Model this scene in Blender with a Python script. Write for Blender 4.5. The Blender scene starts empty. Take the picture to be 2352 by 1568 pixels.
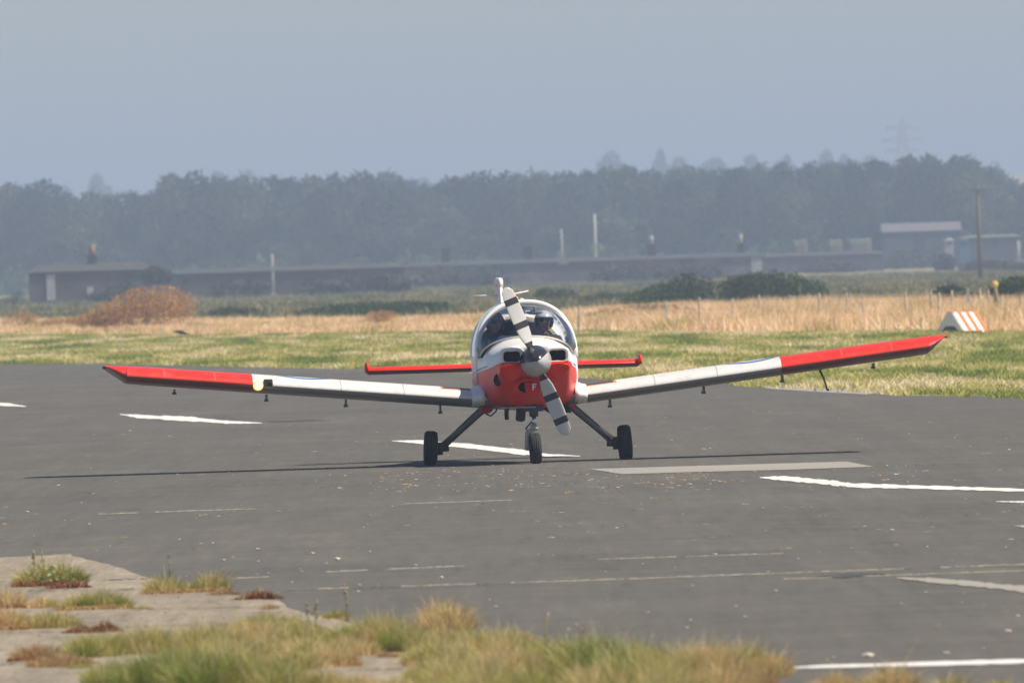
import bpy, bmesh, math, random
import numpy as np
from mathutils import Vector, Matrix, Euler, noise as mnoise
PI = math.pi
R = math.radians
random.seed(7)
rng = np.random.default_rng(7)
S = bpy.context.scene
COL = S.collection

# ------------------------------------------------------------------ camera
F, CAMH, ROLL, HOR = 38384.0, 2.4, R(1.75), 181.9      # focal length in px of a 2352 px wide frame
CAMY = -200.0
cd = bpy.data.cameras.new('camera'); cam = bpy.data.objects.new('camera', cd); COL.objects.link(cam)
cd.sensor_width = 36; cd.lens = F / 2352 * 36
cd.clip_start = 1; cd.clip_end = 40000
cam.matrix_world = (Matrix.Translation((0, CAMY, CAMH)) @ Matrix.Rotation(PI / 2 - HOR / F, 4, 'X')
                    @ Matrix.Rotation(-ROLL, 4, 'Z'))
cd.dof.use_dof = True; cd.dof.focus_distance = 199; cd.dof.aperture_fstop = 12
S.camera = cam

# ------------------------------------------------------------------ light
SUN_EL, SUN_AZ = R(51), R(108)                         # azimuth clockwise from +Y (away from the camera)
w = bpy.data.worlds.new('World'); S.world = w; w.use_nodes = True
nt = w.node_tree; nt.nodes.clear()
sky = nt.nodes.new('ShaderNodeTexSky'); sky.sky_type = 'NISHITA'; sky.sun_disc = False
sky.sun_elevation = SUN_EL; sky.sun_rotation = SUN_AZ
sky.air_density = 1.0; sky.dust_density = 0.2; sky.ozone_density = 5.0; sky.altitude = 0
bg = nt.nodes.new('ShaderNodeBackground'); bg.inputs['Strength'].default_value = 0.066
wo = nt.nodes.new('ShaderNodeOutputWorld')
nt.links.new(sky.outputs[0], bg.inputs[0]); nt.links.new(bg.outputs[0], wo.inputs[0])
sd = bpy.data.lights.new('sun', 'SUN'); sd.energy = 5.0; sd.angle = R(0.55); sd.color = (1, 0.89, 0.74)
sun = bpy.data.objects.new('sun', sd); COL.objects.link(sun)
sdir = Vector((math.sin(SUN_AZ) * math.cos(SUN_EL), math.cos(SUN_AZ) * math.cos(SUN_EL), math.sin(SUN_EL)))
sun.rotation_euler = sdir.to_track_quat('Z', 'Y').to_euler(); sun.location = (0, 0, 60)
S.view_settings.view_transform = 'Standard'; S.view_settings.look = 'None'
S.view_settings.exposure = 0.43; S.view_settings.gamma = 1; S.view_settings.use_curve_mapping = False
S.cycles.max_bounces = 8; S.cycles.transparent_max_bounces = 12; S.cycles.volume_bounces = 0
S.cycles.use_denoising = True

# ------------------------------------------------------------------ measuring helpers
def level(px, py):
    u, v = px - 1176, 784 - py
    return math.cos(ROLL) * u + math.sin(ROLL) * v, -math.sin(ROLL) * u + math.cos(ROLL) * v
def gp(px, py, z=0.0):
    X, Y = level(px, py); D = F * (CAMH - z) / max(HOR - Y, 1.0)
    return Vector((D * X / F, CAMY + D, z))
def at(px, py, D):
    X, Y = level(px, py)
    return Vector((D * X / F, CAMY + D, CAMH - D * (HOR - Y) / F))
def px_per_m(D): return F / D

# ------------------------------------------------------------------ materials
def mat(name, color, rough=0.6, metal=0.0, noise=0.0, scale=5.0, bump=0.0, coat=0.0, bscale=None, spec=None):
    m = bpy.data.materials.new(name); m.use_nodes = True
    n = m.node_tree.nodes; l = m.node_tree.links; b = n['Principled BSDF']
    b.inputs['Roughness'].default_value = rough; b.inputs['Metallic'].default_value = metal
    b.inputs['Base Color'].default_value = (*color, 1)
    if spec is not None: b.inputs['Specular IOR Level'].default_value = spec
    if coat: b.inputs['Coat Weight'].default_value = coat; b.inputs['Coat Roughness'].default_value = 0.08
    if noise or bump:
        tc = n.new('ShaderNodeTexCoord')
        nz = n.new('ShaderNodeTexNoise'); nz.inputs['Scale'].default_value = scale; nz.inputs['Detail'].default_value = 5
        l.new(tc.outputs['Object'], nz.inputs['Vector'])
        if noise:
            rp = n.new('ShaderNodeValToRGB')
            rp.color_ramp.elements[0].position = 0.3; rp.color_ramp.elements[1].position = 0.7
            rp.color_ramp.elements[0].color = (*[c * (1 - noise) for c in color], 1)
            rp.color_ramp.elements[1].color = (*[min(1, c * (1 + noise)) for c in color], 1)
            l.new(nz.outputs['Fac'], rp.inputs[0]); l.new(rp.outputs[0], b.inputs['Base Color'])
        if bump:
            bp = n.new('ShaderNodeBump'); bp.inputs['Strength'].default_value = bump; bp.inputs['Distance'].default_value = 0.02
            if bscale:
                nb = n.new('ShaderNodeTexNoise'); nb.inputs['Scale'].default_value = bscale
                l.new(tc.outputs['Object'], nb.inputs['Vector']); l.new(nb.outputs['Fac'], bp.inputs['Height'])
            else: l.new(nz.outputs['Fac'], bp.inputs['Height'])
            l.new(bp.outputs[0], b.inputs['Normal'])
    return m

def leaf_mat(name, trans=0.35):
    """colour comes from each blade's own 'tint' attribute"""
    m = bpy.data.materials.new(name); m.use_nodes = True
    n = m.node_tree.nodes; l = m.node_tree.links; b = n['Principled BSDF']
    a = n.new('ShaderNodeAttribute'); a.attribute_name = 'tint'
    b.inputs['Roughness'].default_value = 0.75; b.inputs['Specular IOR Level'].default_value = 0.2
    t = n.new('ShaderNodeBsdfTranslucent'); mx = n.new('ShaderNodeMixShader'); mx.inputs[0].default_value = trans
    l.new(a.outputs['Color'], b.inputs['Base Color']); l.new(a.outputs['Color'], t.inputs['Color'])
    l.new(b.outputs[0], mx.inputs[1]); l.new(t.outputs[0], mx.inputs[2])
    l.new(mx.outputs[0], n['Material Output'].inputs['Surface'])
    return m

def ramp_ground(name, stops, scales=(0.6, 4.0, 40.0), rough=0.9, bump=0.3, lane=0.0):
    m = bpy.data.materials.new(name); m.use_nodes = True
    n = m.node_tree.nodes; l = m.node_tree.links; b = n['Principled BSDF']
    b.inputs['Roughness'].default_value = rough; b.inputs['Specular IOR Level'].default_value = 0.15
    tc = n.new('ShaderNodeTexCoord'); outs = []
    for s_ in scales:
        z = n.new('ShaderNodeTexNoise'); z.inputs['Scale'].default_value = s_; z.inputs['Detail'].default_value = 6
        l.new(tc.outputs['Object'], z.inputs['Vector']); outs.append(z)
    a1 = n.new('ShaderNodeMath'); a1.operation = 'ADD'; l.new(outs[0].outputs['Fac'], a1.inputs[0]); l.new(outs[1].outputs['Fac'], a1.inputs[1])
    a2 = n.new('ShaderNodeMath'); a2.operation = 'ADD'; l.new(a1.outputs[0], a2.inputs[0]); l.new(outs[2].outputs['Fac'], a2.inputs[1])
    dv = n.new('ShaderNodeMath'); dv.operation = 'DIVIDE'; dv.inputs[1].default_value = 3; l.new(a2.outputs[0], dv.inputs[0])
    rp = n.new('ShaderNodeValToRGB'); cr = rp.color_ramp
    while len(cr.elements) < len(stops): cr.elements.new(0.5)
    for e, (p, c) in zip(cr.elements, stops): e.position = p; e.color = (*c, 1)
    fac = dv.outputs[0]
    if lane:                                                # wear drawn out along the direction the paving was laid and driven
        for sx, sy, am in ((7.0, .22, lane), (22.0, .8, lane * .7), (1.6, .05, lane * .9)):
            mp = n.new('ShaderNodeMapping'); mp.inputs['Scale'].default_value = (sx, sy, 1); l.new(tc.outputs['Object'], mp.inputs['Vector'])
            zn = n.new('ShaderNodeTexNoise'); zn.inputs['Scale'].default_value = 1; zn.inputs['Detail'].default_value = 3; l.new(mp.outputs[0], zn.inputs['Vector'])
            ma = n.new('ShaderNodeMath'); ma.operation = 'MULTIPLY_ADD'; ma.inputs[1].default_value = am; ma.inputs[2].default_value = -am * .5; l.new(zn.outputs['Fac'], ma.inputs[0])
            ad = n.new('ShaderNodeMath'); ad.operation = 'ADD'; l.new(fac, ad.inputs[0]); l.new(ma.outputs[0], ad.inputs[1]); fac = ad.outputs[0]
    l.new(fac, rp.inputs[0]); l.new(rp.outputs[0], b.inputs['Base Color'])
    bp = n.new('ShaderNodeBump'); bp.inputs['Strength'].default_value = bump; bp.inputs['Distance'].default_value = 0.01
    l.new(outs[2].outputs['Fac'], bp.inputs['Height']); l.new(bp.outputs[0], b.inputs['Normal'])
    return m

# ------------------------------------------------------------------ object helpers
def link(name, me, m=None, parent=None, smooth=True):
    o = bpy.data.objects.new(name, me); COL.objects.link(o)
    if parent: o.parent = parent
    if m is not None:
        for mm in (m if isinstance(m, (list, tuple)) else [m]): me.materials.append(mm)
    if smooth:
        me.polygons.foreach_set('use_smooth', [True] * len(me.polygons))
    return o
def from_bm(name, bm, m=None, parent=None, smooth=True, fix=True):
    if fix: bmesh.ops.recalc_face_normals(bm, faces=bm.faces)
    me = bpy.data.meshes.new(name); bm.to_mesh(me); bm.free()
    return link(name, me, m, parent, smooth)
def tag(o, label=None, cat=None, group=None, kind=None):
    if label: o['label'] = label
    if cat: o['category'] = cat
    if group: o['group'] = group
    if kind: o['kind'] = kind
    return o
def empty(name, loc=(0, 0, 0), rz=0):
    o = bpy.data.objects.new(name, None); COL.objects.link(o)
    o.location = loc; o.rotation_euler = (0, 0, rz); o.empty_display_size = 0.3
    return o
def smart(o, ang=35):
    """smooth shading with hard edges above an angle"""
    me = o.data; bm = bmesh.new(); bm.from_mesh(me)
    for e in bm.edges:
        if len(e.link_faces) == 2 and e.calc_face_angle(0) > R(ang): e.smooth = False
    bm.to_mesh(me); bm.free(); return o
def add_box(bm, c, s, rot=None, taper=1.0):
    vs = []
    for z in (-1, 1):
        k = taper if z > 0 else 1
        for x, y in ((-1, -1), (1, -1), (1, 1), (-1, 1)):
            v = Vector((x * s[0] / 2 * k, y * s[1] / 2 * k, z * s[2] / 2))
            if rot is not None: v = rot @ v
            vs.append(bm.verts.new(v + Vector(c)))
    for f in ((0, 3, 2, 1), (4, 5, 6, 7), (0, 1, 5, 4), (1, 2, 6, 5), (2, 3, 7, 6), (3, 0, 4, 7)):
        bm.faces.new([vs[i] for i in f])
def add_tube(bm, pts, rad, seg=10, cap=True, squash=None):
    pts = [Vector(p) for p in pts]; n = len(pts)
    rad = rad if isinstance(rad, (list, tuple)) else [rad] * n
    rings = []; prev = None
    for i, p in enumerate(pts):
        d = (pts[min(i + 1, n - 1)] - pts[max(i - 1, 0)]).normalized()
        a = prev if prev is not None and abs(prev.dot(d)) < 0.95 else (Vector((0, 0, 1)) if abs(d.z) < 0.9 else Vector((1, 0, 0)))
        u = (a - d * a.dot(d)).normalized(); v = d.cross(u); prev = u
        rings.append([bm.verts.new(p + (u * math.cos(2 * PI * k / seg) * (squash or 1) + v * math.sin(2 * PI * k / seg)) * rad[i]) for k in range(seg)])
    for i in range(n - 1):
        for k in range(seg):
            bm.faces.new((rings[i][k], rings[i][(k + 1) % seg], rings[i + 1][(k + 1) % seg], rings[i + 1][k]))
    if cap:
        bm.faces.new(rings[0][::-1]); bm.faces.new(rings[-1])
def add_lathe(bm, prof, M=Matrix(), seg=32):
    """prof: (radius, height) turned about local z"""
    rings = []
    for r, h in prof:
        if r < 1e-6: rings.append([bm.verts.new(M @ Vector((0, 0, h)))])
        else: rings.append([bm.verts.new(M @ Vector((r * math.cos(2 * PI * k / seg), r * math.sin(2 * PI * k / seg), h))) for k in range(seg)])
    for a, b in zip(rings[:-1], rings[1:]):
        for k in range(seg):
            k2 = (k + 1) % seg
            if len(a) == 1 and len(b) == 1: continue
            if len(a) == 1: bm.faces.new((a[0], b[k], b[k2]))
            elif len(b) == 1: bm.faces.new((a[k], a[k2], b[0]))
            else: bm.faces.new((a[k], a[k2], b[k2], b[k]))
def add_ball(bm, c, r, seg=16, rings=10):
    c = Vector(c); r = r if isinstance(r, (tuple, list)) else (r, r, r)
    prof = [(math.sin(PI * i / rings), -math.cos(PI * i / rings)) for i in range(rings + 1)]
    prof[0] = (0, -1); prof[-1] = (0, 1)
    add_lathe(bm, prof, Matrix.Translation(c) @ Matrix.Diagonal((*r, 1)), seg)
def loft(rings, closed=True, cap0=True, cap1=True, bm=None):
    bm = bm or bmesh.new()
    vr = [[bm.verts.new(p) for p in r] for r in rings]; n = len(vr[0])
    for a, b in zip(vr[:-1], vr[1:]):
        for k in range(n if closed else n - 1):
            k2 = (k + 1) % n
            bm.faces.new((a[k], a[k2], b[k2], b[k]))
    if closed and cap0: bm.faces.new(vr[0][::-1])
    if closed and cap1: bm.faces.new(vr[-1])
    return bm, vr
def sheet(name, pts, z, m, parent=None, kind=None, drop=0.0, wob=0.0):
    bm = bmesh.new(); vs = [bm.verts.new((p[0], p[1], z)) for p in pts]
    f = bm.faces.new(vs)
    if f.normal.z < 0: f.normal_flip()
    bmesh.ops.triangulate(bm, faces=[f])
    o = from_bm(name, bm, m, parent, smooth=False)
    for p in o.data.polygons:
        pass
    if kind: o['kind'] = kind
    return o

def mesh_np(name, V, Fc, m, tint=None, parent=None, smooth=False):
    """V (n,3), Fc (m,3) triangles, tint (n,3) per-vertex"""
    me = bpy.data.meshes.new(name)
    me.vertices.add(len(V)); me.vertices.foreach_set('co', np.asarray(V, np.float32).ravel())
    me.loops.add(len(Fc) * 3); me.loops.foreach_set('vertex_index', np.asarray(Fc, np.int32).ravel())
    me.polygons.add(len(Fc)); me.polygons.foreach_set('loop_start', np.arange(0, len(Fc) * 3, 3, dtype=np.int32))
    me.update(calc_edges=True)
    if tint is not None:
        a = me.color_attributes.new('tint', 'FLOAT_COLOR', 'POINT')
        a.data.foreach_set('color', np.concatenate([tint, np.ones((len(V), 1))], 1).astype(np.float32).ravel())
    return link(name, me, m, parent, smooth)

def blades(base, height, width, tint, lean=0.35, seg=2, face=None):
    """one bent blade per base point; returns V, F, T"""
    n = len(base); az = rng.uniform(0, 2 * PI, n); la = rng.uniform(0, 2 * PI, n)
    ln = np.abs(rng.normal(0, lean, n)) * height
    side = np.stack([np.cos(az), np.sin(az), np.zeros(n)], 1) * (width / 2)[:, None]
    ld = np.stack([np.cos(la), np.sin(la), np.zeros(n)], 1) * ln[:, None]
    up = np.zeros((n, 3)); up[:, 2] = height
    if seg == 1:
        V = np.stack([base - side, base + side, base + up + ld], 1).reshape(-1, 3)
        Fc = np.arange(3 * n).reshape(-1, 3); k = 3
    else:
        mid = base + up * 0.6 + ld * 0.35
        V = np.stack([base - side, base + side, mid - side * .8, mid + side * .8, base + up + ld], 1).reshape(-1, 3)
        i = (np.arange(n) * 5)[:, None]
        Fc = np.concatenate([i + [0, 1, 3], i + [0, 3, 2], i + [2, 3, 4]], 1).reshape(-1, 3); k = 5
    return V, Fc, np.repeat(tint, k, 0)

PAL = {
 'green':  [(0.26, 0.30, 0.06), (0.36, 0.37, 0.08), (0.46, 0.43, 0.12), (0.60, 0.50, 0.20)],
 'deep':   [(0.17, 0.25, 0.04), (0.24, 0.31, 0.055), (0.34, 0.37, 0.08), (0.50, 0.45, 0.16)],
 'mixed':  [(0.34, 0.34, 0.08), (0.48, 0.43, 0.13), (0.62, 0.51, 0.20), (0.72, 0.57, 0.29)],
 'straw':  [(0.50, 0.41, 0.13), (0.66, 0.51, 0.20), (0.76, 0.59, 0.31), (0.68, 0.46, 0.23)],
 'orange': [(0.45, 0.26, 0.11), (0.56, 0.34, 0.17), (0.60, 0.43, 0.22), (0.36, 0.25, 0.09)],
 'red':    [(0.26, 0.085, 0.045), (0.34, 0.13, 0.065), (0.20, 0.07, 0.04), (0.42, 0.24, 0.11)],
 'tan':    [(0.84, 0.61, 0.37), (0.88, 0.67, 0.43), (0.78, 0.55, 0.31), (0.66, 0.50, 0.27)],
 'rust':   [(0.48, 0.25, 0.09), (0.56, 0.32, 0.13), (0.36, 0.20, 0.08), (0.42, 0.30, 0.10)],
 'bush':   [(0.045, 0.08, 0.02), (0.065, 0.10, 0.024), (0.032, 0.058, 0.018), (0.08, 0.11, 0.03)],
 'scrub':  [(0.07, 0.065, 0.045), (0.10, 0.09, 0.06), (0.14, 0.12, 0.08), (0.05, 0.06, 0.03)],
}
def pal(name, n, k=None):
    P = np.array(PAL[name]); i = rng.integers(0, len(P), n) if k is None else k
    return P[i] * rng.uniform(0.85, 1.15, (n, 1))
GR = leaf_mat('grass_blades', 0.34)

# ================================================================== SETTING
asphalt = ramp_ground('old_asphalt', [(0.30, (0.080, 0.075, 0.067)), (0.44, (0.106, 0.100, 0.089)), (0.55, (0.122, 0.115, 0.101)), (0.70, (0.162, 0.148, 0.124))],
                      scales=(0.11, 0.9, 7.0), rough=0.92, bump=0.3, lane=.26)
fieldm = ramp_ground('field_soil', [(0.35, (0.16, 0.16, 0.07)), (0.5, (0.24, 0.22, 0.10)), (0.65, (0.34, 0.28, 0.14))], scales=(0.02, 0.2, 3.0))
grassm = ramp_ground('short_turf', [(0.35, (0.17, 0.18, 0.06)), (0.5, (0.26, 0.25, 0.09)), (0.65, (0.40, 0.33, 0.16))], scales=(0.05, 0.5, 5.0), lane=.4)
drym = ramp_ground('dry_grass', [(0.35, (0.46, 0.33, 0.17)), (0.5, (0.56, 0.41, 0.23)), (0.65, (0.62, 0.46, 0.28))], scales=(0.05, 0.5, 5.0))
concm = ramp_ground('weathered_concrete', [(0.31, (0.15, 0.128, 0.095)), (0.44, (0.235, 0.202, 0.152)), (0.55, (0.29, 0.25, 0.19)), (0.68, (0.38, 0.33, 0.26))],
                    scales=(0.7, 3.5, 25.0), rough=0.95, bump=0.6, lane=.35)
paint_w = ramp_ground('road_paint', [(0.36, (0.30, 0.29, 0.27)), (0.46, (0.66, 0.65, 0.61)), (0.7, (0.78, 0.77, 0.73))], scales=(0.8, 6.0, 30.0))
paint_g = ramp_ground('patch_concrete', [(0.33, (0.27, 0.255, 0.225)), (0.5, (0.32, 0.30, 0.265)), (0.7, (0.36, 0.335, 0.295))], scales=(0.5, 4.0, 30.0))
dirtm = mat('crack_dirt', (0.03, 0.028, 0.025), 0.95)
stubm = mat('dry_stubble', (0.34, 0.31, 0.24), 0.95, noise=0.3, scale=12)

ground = sheet('ground', [(-3500, -420), (3500, -420), (3500, 11500), (-3500, 11500)], -0.06, fieldm, kind='structure')

# tarmac: its far edge is measured along the foot of the grass
edge = [(-1400, 822), (-300, 832), (0, 836), (216, 834), (488, 841), (700, 845), (836, 849), (1080, 856), (1331, 868), (1500, 874), (1671, 882),
        (1800, 892), (2027, 905), (2220, 910), (2352, 916), (2700, 938), (3600, 985)]
ep = [gp(*e) for e in edge]
def tarmac_far(x):
    xs = [p.x for p in ep]; ys = [p.y for p in ep]
    return np.interp(x, xs, ys)
fine = []
for i in range(len(ep) - 1):
    for k in range(6):
        p = ep[i].lerp(ep[i + 1], k / 6); fine.append((p.x + random.uniform(-.12, .12), p.y + random.uniform(-2, 2)))
tar = sheet('tarmac', fine + [(60, -380), (-60, -380)], 0.0, asphalt, kind='structure')
# field in two bands: short turf, then dry grass
dry_edge = [(-1400, 752), (0, 766), (300, 768), (600, 768), (900, 762), (1300, 757), (1700, 764), (1900, 762), (2100, 758), (2352, 762), (3600, 800)]
dp = [gp(*e) for e in dry_edge]
def dry_near(x): return np.interp(x, [p.x for p in dp], [p.y for p in dp])
turf = sheet('turf', [(p.x, p.y) for p in dp] + [(90, 40), (60, -300), (-60, -300), (-90, 300)], -0.03, grassm, kind='structure')
far_dry = [(-1400, 715), (0, 735), (600, 735), (1176, 728), (1500, 715), (2352, 700), (3600, 690)]
fp = [gp(*e) for e in far_dry]
def dry_far(x): return np.interp(x, [p.x for p in fp], [p.y for p in fp])
drys = sheet('dry_grassland', [(p.x, p.y) for p in fp] + [(p.x, p.y) for p in dp[::-1]], -0.04, drym, kind='structure')

eg = [gp(*p) for p in ((1740, 884), (1780, 890), (1900, 892), (2020, 893), (2032, 900), (1990, 906), (1880, 900), (1770, 893))]
# markings and joints: parts of the tarmac
def strip_px(name, pts, m, z=0.005, parent=tar, jit=0.0, sub=10):
    up, dn = [], []
    for i in range(len(pts) - 1):
        for k in range(sub + (i == len(pts) - 2)):
            t = k / sub; a, b = pts[i], pts[i + 1]
            x = a[0] + (b[0] - a[0]) * t; y = a[1] + (b[1] - a[1]) * t; h = a[2] + (b[2] - a[2]) * t
            h *= 1 + random.uniform(-jit, jit)
            up.append(gp(x, y - h, z)); dn.append(gp(x, y + h, z))
    bm = bmesh.new(); U = [bm.verts.new(p) for p in up]; Dn = [bm.verts.new(p) for p in dn]
    for i in range(len(U) - 1): bm.faces.new((Dn[i], Dn[i + 1], U[i + 1], U[i]))
    return from_bm(name, bm, m, parent, smooth=False)
strip_px('painted_dash', [(-250, 915, 2.5), (20, 929, 3.2), (60, 933, .7)], paint_w, jit=.25)
strip_px('painted_dash', [(275, 951, .6), (320, 956, 4), (440, 962, 5), (520, 969, 3.4), (602, 971, .8)], paint_w, jit=.25)
strip_px('painted_dash', [(900, 1012, .6), (960, 1014, 4), (1080, 1024, 5), (1190, 1037, 5.5), (1260, 1045, 3.6), (1332, 1047, .7)], paint_w, jit=.25)
strip_px('painted_dash', [(1745, 1096, .8), (1805, 1098, 6), (1900, 1107, 5.5), (1960, 1114, 5), (2080, 1117, 4.2), (2250, 1122, 3.6), (2420, 1127, 3), (2640, 1142, 2)], paint_w, jit=.25)
strip_px('painted_line', [(2288, 1151, .6), (2350, 1152, 2), (2500, 1152, 2.4)], paint_w, jit=.3)
strip_px('painted_line', [(2330, 1207, .8), (2350, 1208, 2.6), (2500, 1212, 3)], paint_g, jit=.3)
strip_px('painted_line', [(1820, 1532, 1.5), (1900, 1529, 4), (2100, 1524, 4.5), (2352, 1517, 5), (2600, 1509, 5)], paint_w, jit=.2)
strip_px('worn_marking', [(2060, 1326, 1), (2130, 1331, 5), (2240, 1340, 6), (2352, 1352, 7), (2600, 1376, 8)], paint_g, jit=.3)
q = [gp(*p) for p in ((1352, 1077), (1500, 1073), (1700, 1067), (1945, 1060), (2006, 1072), (1800, 1079), (1600, 1084), (1430, 1089))]
sheet('edge_slab', [(p.x, p.y) for p in eg], 0.004, paint_g, tar)
sheet('repair_patch', [(p.x, p.y) for p in q], 0.004, paint_g, tar)
strip_px('dark_stain', [(1880, 1322, .6), (1940, 1321, 5), (2030, 1316, .6)], mat('tar_seal', (0.06, 0.056, 0.055), .7), z=0.004, jit=.3)
tyre_m = ramp_ground('rubber_marks', [(.36, (.086, .082, .075)), (.5, (.104, .099, .09)), (.62, (.122, .114, .103))], scales=(.3, 2.0, 9.0))
def blotch(name, px, py, wpx, hpx, m, z=.003):
    pts = []; n = 26
    for k in range(n):
        a = 2 * PI * k / n; r_ = 1 + random.uniform(-.28, .28); p = gp(px + wpx / 2 * r_ * math.cos(a), py + hpx / 2 * r_ * math.sin(a)); pts.append((p.x, p.y))
    sheet(name, pts, z, m, tar)
def joint(pts, m=stubm, hh=0.012, gap=0.35, step=10, name='joint'):
    """weeds and dry stubble standing in a paving joint: a low broken ridge"""
    bm = bmesh.new(); x0, y0 = pts[0]; L = sum(math.dist(a, b) for a, b in zip(pts[:-1], pts[1:]))
    n = int(L / step)
    xs = np.linspace(pts[0][0], pts[-1][0], n); ys = np.interp(xs, [p[0] for p in pts], [p[1] for p in pts])
    on = True; run = 0
    for i in range(n - 1):
        if run <= 0: on = random.random() > gap; run = random.randint(2, 12)
        run -= 1
        if not on: continue
        a, b = gp(xs[i], ys[i]), gp(xs[i + 1], ys[i + 1]); h = hh * random.uniform(.15, .85)
        c = (a + b) / 2; add_box(bm, (c.x, c.y, h / 2), ((b - a).length * 1.0, 0.05, h), taper=.8)
    if len(bm.faces): return from_bm(name, bm, m, tar, smooth=False)
joint([(-200, 1195), (0, 1188), (900, 1157), (1176, 1148)], hh=.009, gap=.35)
joint([(535, 1328), (615, 1324)], hh=.009, gap=.1)
joint([(750, 1313), (1065, 1299)], hh=.009, gap=.3)
joint([(1370, 1284), (1800, 1270)], hh=.007, gap=.3)
joint([(640, 1355), (1340, 1333), (1740, 1318), (2100, 1305), (2500, 1290)], hh=.010, gap=.22)
joint([(1800, 1329), (2400, 1308)], hh=.007, gap=.3)
joint([(2160, 1304), (2260, 1300)], hh=.016, gap=.0)
joint([(640, 1357), (1340, 1335), (1740, 1320), (2500, 1292)], m=dirtm, hh=.005, gap=.3, name='crack')
joint([(0, 1250), (100, 1247)], m=dirtm, hh=.004, gap=.2, name='crack')
joint([(560, 955), (1000, 1000)], m=dirtm, hh=.006, gap=.5, name='crack')

# stones and grit on the tarmac
def grit():
    bm = bmesh.new()
    spots = [(232, 1313, 1), (775, 1285, 1.3), (955, 1298, .7), (1995, 1507, 1.4), (2048, 1218, .9), (1190, 1455, .7), (2345, 1160, .6), (1270, 1472, .6),
             (1520, 1505, .7), (1545, 1512, .7), (2192, 1005, .6), (1355, 1515, .6), (848, 1487, .6)]
    for _ in range(210):
        y = random.uniform(990, 1560); spots.append((random.uniform(-200, 2550), y, random.uniform(.2, .5)))
    for _ in range(80): spots.append((random.uniform(700, 2100), random.uniform(1068, 1125), random.uniform(.2, .55)))
    for x, y, s in spots:
        p = gp(x, y); r = .018 * s * (2 if random.random() < .12 else 1)
        M = Matrix.Translation((p.x, p.y, r * .35)) @ Matrix.Rotation(random.uniform(0, 6), 4, 'Z') @ Matrix.Diagonal((r * random.uniform(1, 2.4), r * 1.6, r * .55, 1))
        bmesh.ops.create_icosphere(bm, subdivisions=1, radius=1, matrix=M)
    o = from_bm('grit', bm, mat('pale_stone', (0.50, 0.45, 0.38), .9, noise=.35, scale=3), None, smooth=False)
    tag(o, 'pale grit and small stones strewn over the dark tarmac', 'grit', kind='stuff')
grit()
# dry leaf litter / dead weeds lying flat in the middle distance
def litter():
    n = 170; V = []
    px = np.concatenate([rng.uniform(-100, 2450, n), rng.uniform(850, 1700, 130)]); py = np.concatenate([rng.uniform(940, 1260, n), rng.uniform(1075, 1130, 130)])
    base = np.array([gp(a, b, .002) for a, b in zip(px, py)]); k = 3
    base = np.repeat(base, k, 0) + np.concatenate([rng.normal(0, .06, (len(base) * k, 1)), rng.normal(0, .3, (len(base) * k, 1)), np.zeros((len(base) * k, 1))], 1)
    m = len(base)
    V, Fc, T = blades(base, rng.uniform(.002, .008, m), rng.uniform(.03, .10, m), pal('tan', m) * .8, lean=1.5, seg=1)
    o = mesh_np('dead_weeds', V, Fc, GR, T); tag(o, 'scattered dead weed scraps on the tarmac around the aircraft', 'weeds', kind='stuff')
litter()

# concrete apron, near left
ce = [(-500, 1300), (-200, 1290), (0, 1283), (80, 1279), (158, 1275), (200, 1288), (262, 1303), (335, 1326), (400, 1346), (470, 1360), (530, 1368), (640, 1382), (665, 1400), (700, 1410),
      (790, 1430), (860, 1450), (1000, 1470), (1250, 1520), (1500, 1560), (1850, 1640), (2300, 1800), (2500, 2400)]
cp = []
for a, b in zip(ce[:-1], ce[1:]):
    for k in range(4):
        t = k / 4; p = gp(a[0] + (b[0] - a[0]) * t, a[1] + (b[1] - a[1]) * t); cp.append((p.x + random.uniform(-.02, .02), p.y + random.uniform(-.25, .25)))
# slabs: parted along measured joint lines so each has its own edge
apron = sheet('concrete_apron', cp + [(0, -190), (-30, -190), (-30, cp[0][1])], 0.012, concm, kind='structure')
def apron_joint(a, b, wd=1.0, m=dirtm):
    pts = []; n = 24
    for k in range(n + 1):
        t = k / n; pts.append((a[0] + (b[0] - a[0]) * t, a[1] + (b[1] - a[1]) * t + random.uniform(-.8, .8), wd * random.choice((.05, .25, .6, .9)) * .6))
    strip_px('slab_joint', pts, m, z=.016, parent=apron, sub=1)
apron_joint((205, 1332), (345, 1327), 1.3); apron_joint((60, 1355), (330, 1352), 1.0); apron_joint((300, 1398), (700, 1392), .8)
apron_joint((250, 1440), (760, 1425), .9); apron_joint((0, 1452), (160, 1449), 1); apron_joint((0, 1524), (190, 1520), 1.2)
apron_joint((730, 1540), (960, 1533), 1.2); apron_joint((-20, 1495), (60, 1490), .8)
def rubble():
    bm = bmesh.new()
    for _ in range(620):
        x = random.uniform(-60, 1000); y = random.uniform(1330, 1575)
        if y < 1320 + (x - 300) * .19 + 20 and x > 100: continue
        p = gp(x, y); r = random.uniform(.003, .011)
        M = Matrix.Translation((p.x, p.y, .012 + r * .3)) @ Matrix.Rotation(random.uniform(0, 6), 4, 'Z') @ Matrix.Diagonal((r * random.uniform(1, 2.2), r * 1.3, r * .6, 1))
        bmesh.ops.create_icosphere(bm, subdivisions=1, radius=1, matrix=M)
    tag(from_bm('loose_gravel', bm, mat('gravel_stone', (0.36, 0.32, 0.27), .9, noise=.45, scale=4), None, smooth=False),
        'loose gravel on the broken concrete apron at lower left', 'gravel', kind='stuff')
rubble()

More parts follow.
